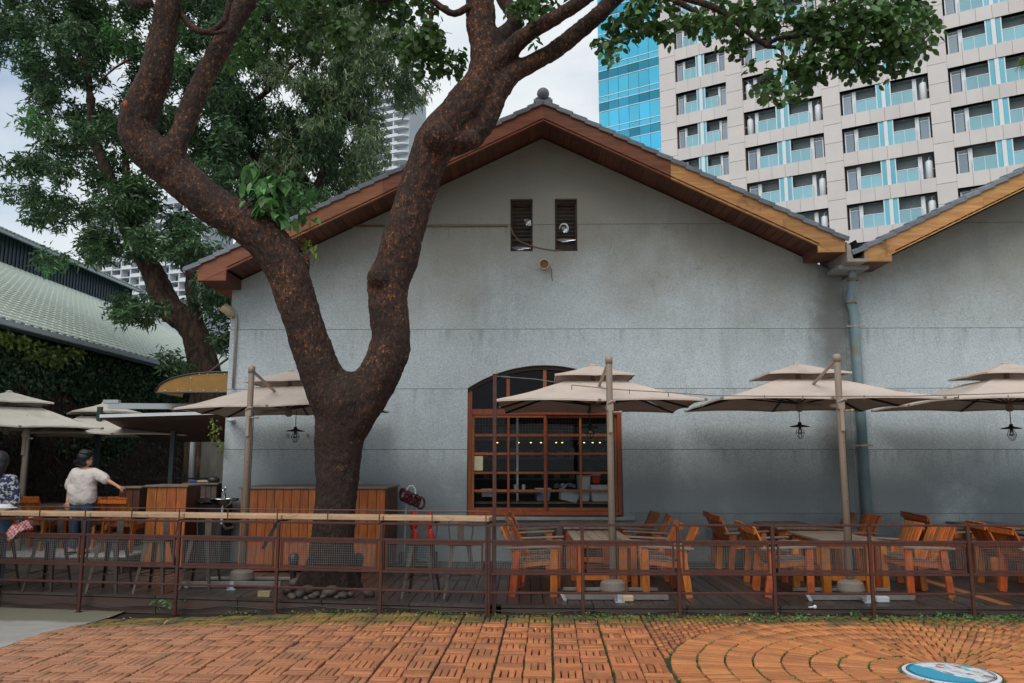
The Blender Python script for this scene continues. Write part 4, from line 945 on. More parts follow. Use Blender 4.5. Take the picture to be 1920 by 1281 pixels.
# ------------------------------------------------------------------ FURNITURE
def make_chair():
    rt = bpy.data.objects.new('armchair', None); COL.objects.link(rt); W2 = .27
    B = lambda nm, mb, m=M_chair: mb.build(nm, m, rt, world=False, bev=.003)
    for sy in (-1, 1):
        B('leg', MB().bar((.24, sy * W2, 0), (.25, sy * W2, .585), .035, .085, (1, 0, 0)))
        B('leg', MB().bar((-.27, sy * W2, 0), (-.20, sy * W2, .56), .035, .085, (1, 0, 0)))
        B('side_rail', MB().bar((-.24, sy * (W2 - .037), .37), (.26, sy * (W2 - .037), .42), .03, .075))
        MB().bar((-.34, sy * W2, .575), (.32, sy * W2, .605), .08, .024).build('armrest', M_grey, rt, world=False, bev=.004)
    for k in range(5): MB().box((.22 - k * .098, 0, .445 - k * .011), (.088, .50, .02), (0, R(-6), 0)).build('seat_slat', M_greyd, rt, world=False, bev=.002)
    for k in range(6): B('back_slat', MB().bar((-.20, -.225 + k * .09, .40), (-.40, -.225 + k * .09, .83), .083, .022, (1, 0, 0)))
    B('back_rail', MB().bar((-.255, -.27, .50), (-.255, .27, .50), .022, .06)); B('back_rail', MB().bar((-.395, -.26, .77), (-.395, .26, .77), .022, .06))
    B('front_rail', MB().box((.235, 0, .40), (.025, .47, .07)))
    return rt
def make_table():
    rt = bpy.data.objects.new('table', None); COL.objects.link(rt)
    for k in range(6): MB().box((-.3 + k * .12, 0, .645), (.114, 1.24, .03)).build('top_slat', M_grey, rt, world=False, bev=.003)
    for sx in (-1, 1):
        for sy in (-1, 1): MB().box((sx * .27, sy * .5, .315), (.10, .10, .63)).build('leg', M_chair, rt, world=False, bev=.003)
        MB().box((sx * .30, 0, .585), (.025, 1.06, .08)).build('apron', M_chair, rt, world=False, bev=.003)
        MB().box((0, sx * .53, .585), (.56, .025, .08)).build('apron', M_chair, rt, world=False, bev=.003)
    for sy in (-1, 1): MB().box((0, sy * .5, .18), (.46, .03, .07)).build('stretcher', M_chair, rt, world=False, bev=.003)
    return rt
CH = make_chair(); TB = make_table(); CM = children_map()
used = {}
def place(src, x, y, z, rz, label, cat, group, tilt=0):
    if src not in used: o = src; used[src] = 1
    else: o = copy_tree(src, CM)
    o.location = (x, y, z); o.rotation_euler = (tilt, 0, rz); return tag(o, label, cat, group)
colx = [(.93, 'in front of the window'), (4.05, 'beside the blue drainpipe'), (7.15, 'at the right edge')]
for ci, (cx, cn) in enumerate(colx):
    for ri, (ty, rn) in enumerate(((10.95, 'nearer the railing'), (12.75, 'nearer the wall'))):
        place(TB, cx + rng.uniform(-.03, .03), ty, DZ, R(rng.uniform(-1, 1)), 'slatted timber table ' + cn + ', the one ' + rn, 'table', 'slatted timber tables on the deck')
        for sx, sn in ((-1, 'left'), (1, 'right')):
            if ci == 2 and sx == 1 and ri == 0: continue
            for k, kn in ((-1, 'near'), (1, 'far')):
                dx = .615 + rng.uniform(-.03, .08) + (.06 if k < 0 else 0)
                dy = (-.62 if ri == 0 else -.34) if k < 0 else (.08 if ri == 0 else .30)
                place(CH, cx + sx * (dx + .1), ty + dy + rng.uniform(-.03, .03), DZ, (0 if sx < 0 else math.pi) + R(rng.uniform(-7, 7)),
                      f'armchair {cn}, {sn} of its table, {kn} seat of the {"front" if ri == 0 else "rear"} row', 'armchair', 'slatted timber armchairs on the deck')

def make_stool():
    rt = bpy.data.objects.new('bar_stool', None); COL.objects.link(rt)
    B = lambda nm, mb, m=M_steel: mb.build(nm, m, rt, world=False, bev=.003)
    B('seat', MB().box((0, 0, .63), (.31, .31, .03)))
    for sx in (-1, 1):
        for sy in (-1, 1):
            m = MB(); t, b = Vector((sx * .125, sy * .125, .62)), Vector((sx * .205, sy * .205, 0)); 
            for dx, dy in ((-sx * .022, 0), (0, -sy * .022)):
                m.add([t + Vector((0, 0, 0)), t + Vector((dx * 2.6, dy * 2.6, 0)), b + Vector((dx * 1.2, dy * 1.2, 0)), b], [(0, 1, 2, 3)])
            o = B('leg', m, M_steel if sy < 0 else M_steeld); o.modifiers.clear(); s = o.modifiers.new('t', 'SOLIDIFY'); s.thickness = .006
    z = .22; r = .172
    for a, b in (((-r, -r), (r, -r)), ((r, -r), (r, r)), ((r, r), (-r, r)), ((-r, r), (-r, -r))): B('footrest', MB().bar((*a, z), (*b, z), .012, .012))
    m = MB(); m.tube([(-.14, -.13, .64), (-.16, -.15, .78), (-.17, -.15, .88), (-.175, -.08, .93), (-.178, 0, .935), (-.175, .08, .93), (-.17, .15, .88), (-.16, .15, .78), (-.14, .13, .64)], .009, 8); o = B('back_hoop', m); o.modifiers.clear()
    MB().box((-.165, 0, .785), (.008, .085, .28), (0, R(4), 0)).build('back_slat', M_greyd, rt, world=False)
    return rt
ST = make_stool(); CM = children_map()
spots = [(-3, 10.42, 'at the far left edge'), (95, 10.40, 'second from the left'), (211, 10.36, 'third from the left'), (298, 10.30, 'fourth, before the plank cabinet'), (380, 10.62, 'fifth, set back in shadow'), (790, 9.92, 'beside the red hand truck'), (863, 9.92, 'last one before the tall red post')]
for px_, Y_, ln in spots:
    q = at(px_, 1000, Y_ + .1); back = px_ > 700
    place(ST, q.x, Y_ + (.18 if px_ > 700 else .12), DZ, R(-90 if not back else -90) + R(rng.uniform(-6, 6)), 'brushed metal bar stool with a low back, ' + ln, 'bar stool', 'metal bar stools at the railing counter')

def planked(name, x0, x1, y0, y1, z0, z1, nb, label, cat, cap=.03, m=M_cedar):
    rt = root(name, ((x0 + x1) / 2, (y0 + y1) / 2, z0), label, cat)
    MB().box(((x0 + x1) / 2, (y0 + y1) / 2 + .01, (z0 + z1) / 2), (x1 - x0 - .06, y1 - y0 - .05, z1 - z0 - .02)).build('carcass', M_darkwood, rt)
    w = (x1 - x0) / nb
    for k in range(nb): MB().box((x0 + (k + .5) * w, y0 + .012, (z0 + z1) / 2 + .01), (w - .006, .024, z1 - z0 - .02)).build('front_board', m, rt, bev=.003)
    ns = max(2, int((y1 - y0) / .14)); ws = (y1 - y0 - .03) / ns
    for sx in (x0 + .012, x1 - .012):
        for k in range(ns): MB().box((sx, y0 + .03 + (k + .5) * ws, (z0 + z1) / 2 + .01), (.024, ws - .006, z1 - z0 - .02)).build('side_board', M_soffit if sx > x0 + .1 else m, rt, bev=.003)
    MB().box(((x0 + x1) / 2, (y0 + y1) / 2, z1 + cap / 2), (x1 - x0 + .06, y1 - y0 + .06, cap)).build('top_board', M_grey, rt, bev=.004)
    return rt
planked('plank_cabinet', -5.86, -5.24, 12.50, 13.05, DZ, 1.33, 4, 'orange plank cabinet with a knot near its lower left, left of the sink', 'cabinet')
planked('plank_counter', -4.27, -2.10, 12.15, 13.35, DZ, 1.315, 17, 'long orange plank counter behind the tree trunk', 'counter')
planked('plank_cabinet', -6.7, -6.35, 13.3, 13.7, .35, 1.28, 3, 'low reddish plank cabinet on the terrace behind the pointing hand', 'cabinet', m=M_soffit)
def sink():
    rt = root('sink_bench', (-5.0, 13.2, DZ), 'black stained bench with a small round basin beside the wall corner', 'sink bench')
    MB().box((-5.06, 13.15, 1.10), (.62, .55, .045)).build('bench_top', M_blackstain, rt); MB().box((-5.1, 13.2, .58), (.5, .45, .92)).build('bench_body', M_blackstain, rt)
    o = MB().lathe((-4.82, 12.9, 1.10), [(.05, -.1), (.16, -.04), (.205, .035), (.215, .04), (.19, .02), (.14, -.03)], 24, cap=False).build('basin', M_chrome, rt, sm=True)
    f = MB(); f.tube([(-4.86, 13.1, 1.12), (-4.86, 13.1, 1.26), (-4.86, 13.05, 1.29), (-4.86, 12.98, 1.25)], .016, 8); f.ball((-4.86, 13.1, 1.3), .025, 8); f.build('faucet', M_chrome, rt, sm=True)
    MB().tube([(-4.82, 12.9, 1.0), (-4.82, 12.9, .75), (-4.82, 13.1, .65), (-4.82, 13.4, .65)], .02, 8).build('drain_pipe', M_white, rt)
    b = planked('plank_box', -5.68, -5.14, 13.45, 13.9, 1.0, 1.335, 6, 'dark weathered plank box behind the sink, with odds and ends on top', 'box', m=M_greyd)
    MB().box((-5.4, 13.68, .55), (.5, .42, .9)).build('stand', M_blackstain, b)
    t = MB(); t.ball((-5.26, 13.6, 1.41), .10, 12, (1.1, .8, .65)); tag(t.build('dark_kettle', M_black, sm=True), 'dark rounded bundle lying on the plank box', 'bundle')
    t = MB(); t.ball((-5.42, 13.6, 1.385), .10, 12, (1.7, .7, .25)); tag(t.build('folded_towel', mat('ochre_cloth', (.42, .34, .20), (.3, .24, .15), scale=8, rough=.9), sm=True), 'crumpled ochre towel on the plank box', 'towel')
    t = MB(); t.ball((-5.58, 13.58, 1.385), .07, 10, (1.2, .8, .4)); tag(t.build('blue_cloth', mat('blue_cloth', (.03, .07, .25), rough=.9), sm=True), 'small blue cloth on the left end of the plank box', 'cloth')
sink()
def platform():
    rt = sroot('timber_platform', (0, 0, 0)); w = .142; x = -13
    while x < -6.0:
        me = MB().box((0, 0, -.014), (w - .008, 3.6, .028)).mesh('plank'); me.materials.append(M_pplank); inst(me, 'plank', rt, (x + w / 2, 13.85, .35 + rng.gauss(0, .001)))
        x += w
    MB().box((-9.5, 12.07, .21), (7.0, .03, .22)).build('riser', M_greyd, rt, world=False)
    MB().box((-5.985, 13.85, .21), (.03, 3.5, .22)).build('riser', M_greyd, rt, world=False)
M_pplank = mat('pale_wet_plank', (.46, .45, .45), (.33, .325, .33), scale=4, rough=.32, stretch=(5, .7, 1), island=.12)
platform()
CM = children_map()
q = at(205, 940, 12.9); place(CH, q.x, 12.9, .35, R(100), 'timber armchair on the terrace just right of the woman in white', 'armchair', 'armchairs on the left terrace')
q = at(228, 940, 12.7); place(CH, q.x + .2, 12.6, .35, R(75), 'timber armchair on the terrace left of the low plank cabinet', 'armchair', 'armchairs on the left terrace')
q = at(75, 940, 12.9); place(CH, q.x, 12.9, .35, R(85), 'pale timber armchair on the terrace between the two women', 'armchair', 'armchairs on the left terrace')
q = at(130, 940, 13.6); place(TB, q.x, 13.7, .35, R(90), 'dark timber table on the terrace behind the woman in white', 'table', 'terrace tables')
def back_rail():
    rt = root('terrace_railing', (-9, 15.4, .35), 'black painted railing at the back of the left terrace', 'railing')
    for z, w in ((1.33, .03), (1.12, .06)): MB().bar((-14, 15.0, z), (-6.1, 15.7, z + .06), w, w).build('rail', M_black, rt)
    for k in range(7): t = k / 6; MB().box((lerp(-13.8, -6.3, t), lerp(15.02, 15.68, t), .84), (.05, .05, 1.0)).build('post', M_black, rt)
back_rail()
def awnings():
    rt = root('retractable_awning', (-6.2, 14.2, DZ), 'brown retractable awning with a silver front bar, left of the wall corner', 'awning')
    A, B = Vector((-7.3, 13.7, 2.46)), Vector((-5.16, 13.75, 2.52)); C, D = Vector((-5.16, 15.4, 2.10)), Vector((-7.2, 15.4, 2.08))
    m = MB(); n = 8; vs = []
    for j in range(n + 1):
        for i in range(n + 1): u, v = i / n, j / n; q = lerp(lerp(A, B, u), lerp(D, C, u), v); q = q - Vector((0, 0, .06 * math.sin(math.pi * v) * math.sin(math.pi * u))); vs.append(q)
    m.add(vs, [(j * (n + 1) + i, j * (n + 1) + i + 1, (j + 1) * (n + 1) + i + 1, (j + 1) * (n + 1) + i) for j in range(n) for i in range(n)])
    o = m.build('fabric', M_awnfab, rt, sm=True); o.modifiers.new('t', 'SOLIDIFY').thickness = .004
    MB().bar(A + Vector((0, -.03, .03)), B + Vector((0, -.03, .03)), .06, .055).build('front_bar', M_whitepaint, rt)
    MB().bar((-7.6, 14.5, 2.72), (-5.1, 14.5, 2.70), .08, .10).build('top_rail', M_fargrey, rt)
    MB().bar((-6.3, 14.5, 2.66), (-5.3, 13.8, 2.56), .04, .03).build('folding_arm', M_fargrey, rt)
    for (px_, nm) in ((180, 'post'), (322, 'post')):
        q = at(px_, 870, 14.45); MB().box((q.x, 14.45, 1.4), (.075, .075, 2.6)).build(nm, M_green, rt)
    MB().box((-7.55, 14.5, 2.80), (.28, .1, .06)).build('motor_box', M_fargrey, rt)
    rt = root('curved_canopy', (-5.9, 14.5, 3.1), 'small amber curved canopy with a black rim fixed to the left wall of the building', 'door canopy')
    n = 10; y0, y1 = 14.1, 15.2; arc = []
    for k in range(n + 1): a = R(90) * k / n; arc.append((-5.10 - .28 - 1.18 * math.sin(a) ** .9 if k else -5.38, 2.93 + .36 * math.cos(a) ** .9 if k < n else 2.93))
    arc = [(-5.10, 3.29)] + arc
    # front panel
    MB().prism([(x, y0, z) for x, z in arc] + [(-5.10, y0, 2.93)], (0, .012, 0)).build('front_panel', M_yellow, rt)
    m = MB(); 
    for (xa, za), (xb, zb) in zip(arc[:-1], arc[1:]): m.add([(xa, y0 - .01, za), (xb, y0 - .01, zb), (xb, y1, zb), (xa, y1, za)], [(0, 1, 2, 3)])
    m.build('curved_sheet', M_yellow, rt, sm=True)
    m = MB(); m.tube([(x, y0 - .01, z + .006) for x, z in arc], .014, 6); m.tube([(-6.56, y0 - .01, 2.93), (-5.1, y0 - .01, 2.93)], .016, 6); m.build('rim', M_black, rt)
    for k in range(6): MB().ball((-6.4 + k * .23, y0 - .012, 2.965), .012, 6).build('rivet', M_whitepaint, rt); MB().ball((-5.95 + k * .15, y0 - .012, 3.255 - (.07 if k == 0 else 0)), .012, 6).build('rivet', M_whitepaint, rt)
    MB().tube([(-5.62, y0, 3.30), (-5.1, y0 + .05, 3.72)], .022, 8).build('stay_rod', M_black, rt)
    w = root('yard_wall', (-5.85, 16.3, .1), 'pale stained rendered wall glimpsed between the awning post and the building corner', 'wall')
    MB().box((-5.85, 16.4, 1.1), (1.5, .15, 2.2)).build('wall_face', mat('stained_wall', (.20, .20, .18), (.07, .065, .055), scale=2.5, rough=.9, stretch=(1.5, 1, .4)), w)
    MB().tube([(-6.72, 16.2, .1), (-6.72, 16.2, 2.25)], .055, 10).build('standpipe', M_fargrey, w); MB().box((-5.2, 16.2, 1.15), (.10, .08, 2.2)).build('door_jamb', M_rail, w)
awnings()
def small_things():
    # hand truck by the wall
    rt = root('hand_truck', (-1.75, 12.9, DZ), 'folding hand truck with red wheels guards and a pale looped handle against the wall', 'hand truck')
    m = MB(); m.tube([(-1.92, 12.95, .15), (-1.92, 13.1, 1.1), (-1.91, 13.1, 1.28), (-1.87, 13.1, 1.33), (-1.82, 13.1, 1.33), (-1.78, 13.1, 1.28), (-1.77, 13.1, 1.1), (-1.70, 12.95, .15)], .014, 8); m.build('handle', M_whitepaint, rt, sm=True)
    for k, x in enumerate((-1.75, -1.50)):
        b = MB(); b.ball((x, 12.78, .80), .1, 10, (.75 if k == 0 else .5, .35, 1.6)); b.build('red_guard', M_redplastic, rt, sm=True)
        b = MB(); b.ball((x + .02, 12.74, .50), .09, 10, (.7, .35, 2.2)); b.build('red_guard', M_redplastic, rt, sm=True)
    for x in (-1.95, -1.4): o = MB().lathe((0, 0, 0), [(.10, -.02), (.115, 0), (.10, .02)], 16).build('wheel', M_black, rt, world=False); o.rotation_euler = (0, R(90), 0); o.location = Vector((x, 12.85, .22)) - wloc(rt)
    MB().box((-1.68, 12.75, .16), (.45, .25, .02)).build('toe_plate', M_steel, rt); MB().box((-1.66, 12.8, .33), (.4, .2, .2)).build('battery_case', mat('teal_case', (.02, .09, .11), rough=.5), rt)
    b = MB(); 
    for i in range(9):
        cx, cz, r_ = -1.95 + (i % 5) * .07, 1.19 - (i % 5) * .03, rng.uniform(.05, .085); tt = rng.uniform(-.9, .9); b.tube([(cx + r_ * math.cos(a) * math.cos(tt) * rng.uniform(.8, 1.1), 12.97 + r_ * math.cos(a) * math.sin(tt), cz + r_ * 1.25 * math.sin(a) * rng.uniform(.8, 1.1)) for a in [R(40 * q) for q in range(10)]], .019, 6)
    tag(b.build('hose_bundle', mat('maroon_hose', (.12, .018, .02), (.05, .01, .015), scale=14, rough=.5), sm=True), 'coiled maroon straps hung over the handle of the hand truck', 'straps')
    # things on the bar and stools
    t = MB(); t.ball((0, 0, 0), .10, 14, (1.5, 1, .35)); t.ball((.06, -.02, -.012), .12, 12, (1.3, .9, .10)); o = t.build('sun_hat', M_white, sm=True); o.location = at(2, 950, 9.98) ; tag(o, 'white sun hat lying on the left end of the bar top', 'hat')
    m = MB(); n = 9; vs = []
    q0 = at(42, 990, 10.3)
    for j in range(n):
        for i in range(n): u, v = i / 8 - .5, j / 8 - .5; vs.append(q0 + Vector((u * .26 + .05 * v, .05 * math.sin(5 * u + 3 * v), v * .18 + .06 * math.sin(4 * u))))
    m.add(vs, [(j * n + i, j * n + i + 1, (j + 1) * n + i + 1, (j + 1) * n + i) for j in range(n - 1) for i in range(n - 1)])
    gm = bpy.data.materials.new('red_gingham'); gm.use_nodes = True; ck = gm.node_tree.nodes.new('ShaderNodeTexChecker'); ck.inputs['Scale'].default_value = 38; ck.inputs[1].default_value = (.60, .04, .05, 1); ck.inputs[2].default_value = (.62, .52, .52, 1)
    gt = gm.node_tree.nodes.new('ShaderNodeTexCoord'); gm.node_tree.links.new(gt.outputs['Object'], ck.inputs[0]); gm.node_tree.links.new(ck.outputs[0], gm.node_tree.nodes['Principled BSDF'].inputs['Base Color'])
    o = m.build('gingham_bag', gm, sm=True); o.modifiers.new('t', 'SOLIDIFY').thickness = .05; tag(o, 'red and white checked bag under the left end of the bar top', 'bag')
    for k, (px_, py_, Y_, lb) in enumerate(((1176, 1131, 9.78, 'cream socket box on the deck at the foot of the window parasol'), (1654, 1131, 9.76, 'cream socket box on the deck at the foot of the drainpipe parasol'))):
        q = at(px_, py_, Y_); t = MB(); t.box((0, 0, 0), (.15, .09, .07)); o = t.build('socket_box', M_cream if k == 0 else M_white, bev=.012); o.location = (q.x, Y_, DZ + .036); tag(o, lb, 'socket box')
    q = on(496, 1119, DZ); t = MB().box((0, 0, .035), (.15, .08, .07)); o = t.build('loose_brick', mat('mossy_block', (.42, .36, .17), (.2, .17, .09), scale=30, rough=.9, bump=.5), bev=.005); o.location = (q.x, q.y, DZ); tag(o, 'speckled yellowish block lying left of the tree foot', 'block')
    q = on(1525, 1140, DZ); t = MB(); t.ball((0, 0, .02), .022, 8); t.tube([(0, 0, .02), (-.07, 0, .015)], .008, 6); o = t.build('cable_plug', M_white, sm=True); o.location = (q.x, q.y - .05, DZ); tag(o, 'white plug lying on the deck edge left of the drainpipe parasol base', 'plug')
    # round stones about the trunk foot
    st = [(552, 1098, .10), (538, 1112, .09), (560, 1118, .085), (575, 1112, .10), (590, 1118, .06), (605, 1120, .05), (583, 1121, .05), (617, 1116, .11), (641, 1120, .07), (655, 1118, .06), (690, 1118, .09), (545, 1121, .06), (630, 1122, .045), (572, 1123, .04)]
    for k, (a, b_, r_) in enumerate(st):
        q = on(a, b_ + 3, DZ); t = MB(); t.ball((0, 0, 0), r_, 12, (1, .8, .62)); o = t.build('river_stone', M_stone, sm=True); o.location = (q.x, q.y + .04, DZ + r_ * .5); o.rotation_euler = (rng.uniform(-.3, .3), rng.uniform(-.5, .5), rng.uniform(0, 3)); rank = sorted(range(len(st)), key=lambda i_: st[i_][0]).index(k); tag(o, ('large' if r_ > .08 else 'small' if r_ < .055 else 'middling') + ' river stone at the tree foot, ' + ('leftmost', 'second from left', 'third from left', 'fourth from left', 'fifth from left', 'sixth from left', 'seventh from left', 'seventh from right', 'sixth from right', 'fifth from right', 'fourth from right', 'third from right', 'second from right', 'rightmost')[rank], 'stone', 'river stones around the tree foot')
    # chocks / black posts beside trunk
    for px_, lb in ((549, 'black planter post left of the trunk foot'), (671, 'black planter post right of the trunk foot')):
        q = on(px_, 1092, DZ); t = MB(); t.lathe((q.x, q.y, DZ), [(.04, 0), (.038, .05), (.05, .16), (.068, .27), (.075, .33), (.05, .38), (.02, .39)], 12); tag(t.build('black_boot', M_black, sm=True), lb, 'post')
    q = at(548, 990, 10.6); t = MB(); t.bar((q.x - .10, 9.75, .70), (q.x + .06, 9.8, 1.03), .05, .04); tag(t.build('bar_brace', M_black), 'black slanted brace under the bar top left of the trunk', 'brace')
small_things()

# ------------------------------------------------------------------ smooth bodies (people, trunks)
def blob(name, segs, voxel, m, parent=None, iters=4, n=14, world=True, kind=None, disp=None, **kw):
    b = MB()
    for sg in segs:
        if len(sg) == 4: a, ra, c, rc = sg; b.tube([a, lerp(Vector(a), Vector(c), .5), c], [ra, (ra + rc) / 2, rc], n); b.ball(a, ra * .995, n); b.ball(c, rc * .995, n)
        else: b.ball(sg[0], sg[1], n, sg[2])
    o = b.build(name, m, parent, world)
    r = o.modifiers.new('skin', 'REMESH'); r.mode = 'VOXEL'; r.voxel_size = voxel; r.use_smooth_shade = True
    s = o.modifiers.new('smooth', 'SMOOTH'); s.factor = .6; s.iterations = iters
    for k, (sc, st) in enumerate(disp or []):
        tx = bpy.data.textures.new('bark_relief', 'CLOUDS'); tx.noise_scale = sc; tx.noise_depth = 3
        d = o.modifiers.new('relief', 'DISPLACE'); d.texture = tx; d.texture_coords = 'GLOBAL'; d.strength = st; d.mid_level = .5
    return o
def hand(segs, w, d, up, sgn, point=False, r=.0075):
    # palm + five fingers from wrist w along d
    d = Vector(d).normalized(); up = Vector(up).normalized(); sd_ = d.cross(up).normalized() * sgn; w = Vector(w)
    segs.append((w, .022, w + d * .045, .026)); segs.append((w + d * .03 + sd_ * .018, .017, w + d * .085 + sd_ * .022, .014)); segs.append((w + d * .03 - sd_ * .018, .017, w + d * .08 - sd_ * .022, .014)); segs.append((w + d * .04, .018, w + d * .085, .015))
    for k, (off, ln) in enumerate(((-.030, .062), (-.011, .074), (.010, .080), (.030, .070))):
        curl = 0 if (point and k == 3) else (.9 if point else .35)
        b = w + d * .082 + sd_ * off; m_ = b + (d * math.cos(curl * .7) - up * math.sin(curl * .7)) * ln * .5; e = m_ + (d * math.cos(curl * 1.8) - up * math.sin(curl * 1.8)) * ln * .5
        segs.append((b, r * 1.15, m_, r)); segs.append((m_, r, e, r * .85))
    b = w + d * .03 + sd_ * .03; m_ = b + (d * .6 + sd_ * .7 - up * .2).normalized() * .04; segs.append((b, .011, m_, .010)); segs.append((m_, .010, m_ + (d + sd_ * .2).normalized() * .032, .008))
def person_white():
    f = .35; X, Y_ = -6.72, 12.25; s = 1.52 / 1.6
    rt = root('person', (X, Y_, f), 'woman in a loose white blouse with dark tied-up hair, arm stretched out pointing right', 'person')
    V = lambda x, y, z: Vector((X + x * s, Y_ + y * s, f + z * s))
    S = []
    for sx in (-1, 1):
        S += [(V(sx * .09, 0, .85), .085, V(sx * .10, -.01, .46), .058), (V(sx * .10, -.01, .46), .055, V(sx * .10, .02, .09), .036), (V(sx * .10, .03, .05), .04, V(sx * .11, -.10 if sx < 0 else -.08, .03), .03)]
    S += [(V(-.06, 0, .86), .11, V(.06, 0, .86), .11), (V(-.05, 0, .95), .10, V(-.06, 0, 1.2), .105), (V(.05, 0, .95), .10, V(.06, 0, 1.2), .105), (V(-.13, 0, 1.29), .055, V(.13, 0, 1.29), .055), (V(0, 0, 1.28), .06, V(.01, 0, 1.40), .048),
          (V(.02, 0, 1.47), .092 * s, (.86, 1.0, 1.2)), (V(.055, -.01, 1.43), .06 * s, (1, .85, 1)),
          (V(.105, -.005, 1.455), .016, (1.2, .8, .9)), (V(.10, 0, 1.41), .016, (.9, 1.2, .6)), (V(.02, -.088, 1.46), .018, (1, .5, 1.4))]
    sh = V(.16, 0, 1.29); el = V(.36, -.05, 1.17); wr = V(.575, -.08, 1.065)
    S += [(sh, .048, el, .038), (el, .038, wr, .024)]; hand(S, wr, wr - el, (0, -.2, 1), -1, True)
    sh2 = V(-.17, 0, 1.28); el2 = V(-.23, .02, 1.02); wr2 = V(-.18, -.10, .82)
    S += [(sh2, .048, el2, .038), (el2, .038, wr2, .025)]; hand(S, wr2, (0.1, -.2, -1), (0, -1, 0), 1)
    blob('body', S, .0085, M_skin, rt, 3)
    B = [(V(-.14, 0, 1.27), .075, V(.15, 0, 1.27), .075), (V(-.08, .0, 1.2), .12, V(-.07, 0, .98), .12), (V(.08, 0, 1.2), .12, V(.07, 0, .97), .12), (V(-.10, 0, 1.0), .135, V(-.07, 0, .86), .14), (V(.08, 0, 1.0), .13, V(.07, 0, .86), .14), (V(0, -.01, 1.2), .125, V(0, -.01, .87), .14),
         (V(.15, 0, 1.27), .075, V(.29, -.03, 1.20), .085), (V(.29, -.03, 1.2), .085, V(.365, -.04, 1.155), .075), (V(-.16, 0, 1.26), .07, V(-.225, .01, 1.06), .082)]
    blob('blouse', B, .016, M_blouse, rt, 5, disp=[(.10, .03), (.03, .008)])
    T = []
    for sx in (-1, 1): T += [(V(sx * .085, 0, .88), .115, V(sx * .10, -.01, .46), .075), (V(sx * .10, -.01, .46), .075, V(sx * .10, .02, .12), .058)]
    blob('trousers', T, .016, M_denim, rt, 3)
    blob('hair', [(V(-.015, -.02, 1.51), .105, (1, 1, 1.0)), (V(-.03, -.05, 1.45), .085, (1, .8, 1)), (V(-.09, -.03, 1.43), .06, (1.4, 1, .9)), (V(.0, -.05, 1.40), .06, (1, .9, .7))], .012, M_hair, rt, 3)
    C = [(V(-.0, -.01, 1.575), .095, (1.1, 1.1, .6)), (V(-.03, 0, 1.60), .06, (1.2, 1, .7))]
    blob('hair_bun', C, .012, M_hair, rt, 2)
    g = MB(); g.tube([V(.115, -.05, 1.475), V(.125, -.02, 1.47), V(.12, .03, 1.475)], .005, 5); g.tube([V(.115, -.05, 1.475), V(.03, -.09, 1.475)], .004, 5); g.build('glasses', M_black, rt)
    MB().box(V(-.1, -.05, .02), (.09, .24, .05)).build('shoe', M_black, rt, bev=.02); MB().box(V(.1, -.04, .02), (.09, .24, .05)).build('shoe', M_black, rt, bev=.02)
person_white()
def person_blue():
    f = DZ; q = at(-11, 870, 10.5); X, Y_ = q.x, 10.62; s = 1.72 / 1.7
    rt = root('person', (X, Y_, f), 'woman in a navy floral top and blue jeans, half cut off by the left edge', 'person')
    V = lambda x, y, z: Vector((X + x * s, Y_ + y * s, f + z * s)); S = []
    for sx in (-1, 1): S += [(V(sx * .10, 0, .88), .09, V(sx * .11, -.02, .48), .06), (V(sx * .11, -.02, .48), .058, V(sx * .11, .0, .09), .038), (V(sx * .11, .02, .05), .04, V(sx * .12, -.12, .03), .03)]
    S += [(V(-.06, 0, .9), .115, V(.06, 0, .9), .115), (V(-.06, 0, 1.0), .10, V(-.07, 0, 1.3), .10), (V(.06, 0, 1.0), .10, V(.07, 0, 1.3), .10), (V(-.15, 0, 1.39), .055, V(.15, 0, 1.39), .055), (V(0, 0, 1.38), .06, V(0, 0, 1.5), .05), (V(0, -.01, 1.59), .097, (.85, 1, 1.2)), (V(0, .11, 1.57), .018, (.9, 1.2, 1.1)), (V(.085, 0, 1.57), .02, (.5, 1, 1.3))]
    S += [(V(.18, 0, 1.38), .05, V(.24, 0, 1.10), .042), (V(.24, 0, 1.10), .04, V(.20, -.16, .98), .027), (V(-.18, 0, 1.38), .05, V(-.24, 0, 1.10), .042), (V(-.24, 0, 1.1), .04, V(-.2, -.16, .98), .027)]
    hand(S, V(.20, -.16, .98), (-.1, -1, -.2), (0, 0, 1), -1); hand(S, V(-.20, -.16, .98), (.1, -1, -.2), (0, 0, 1), 1)
    blob('body', S, .009, M_skin, rt, 3)
    B = [(V(-.16, 0, 1.37), .075, V(.16, 0, 1.37), .075), (V(-.09, 0, 1.3), .13, V(-.08, 0, .95), .135), (V(.09, 0, 1.3), .13, V(.08, 0, .95), .135), (V(.17, 0, 1.37), .075, V(.235, 0, 1.15), .075), (V(.235, 0, 1.15), .075, V(.24, -.02, 1.08), .07), (V(-.17, 0, 1.37), .075, V(-.235, 0, 1.12), .072)]
    blob('floral_top', B, .016, M_floral, rt, 5, disp=[(.1, .02)])
    T = []
    for sx in (-1, 1): T += [(V(sx * .09, 0, .9), .12, V(sx * .11, -.02, .48), .08), (V(sx * .11, -.02, .48), .08, V(sx * .11, 0, .1), .065)]
    blob('jeans', T, .016, M_denimlight, rt, 3)
    blob('hair', [(V(0, -.02, 1.62), .12, (1, 1, 1.1)), (V(0, -.05, 1.54), .105, (1.1, .9, 1.2)), (V(0, -.06, 1.47), .085, (1.1, .7, 1.1))], .014, M_hair, rt, 3)
    for sx in (-1, 1): MB().box(V(sx * .11, -.06, .025), (.09, .25, .05)).build('shoe', M_black, rt, bev=.02)
person_blue()

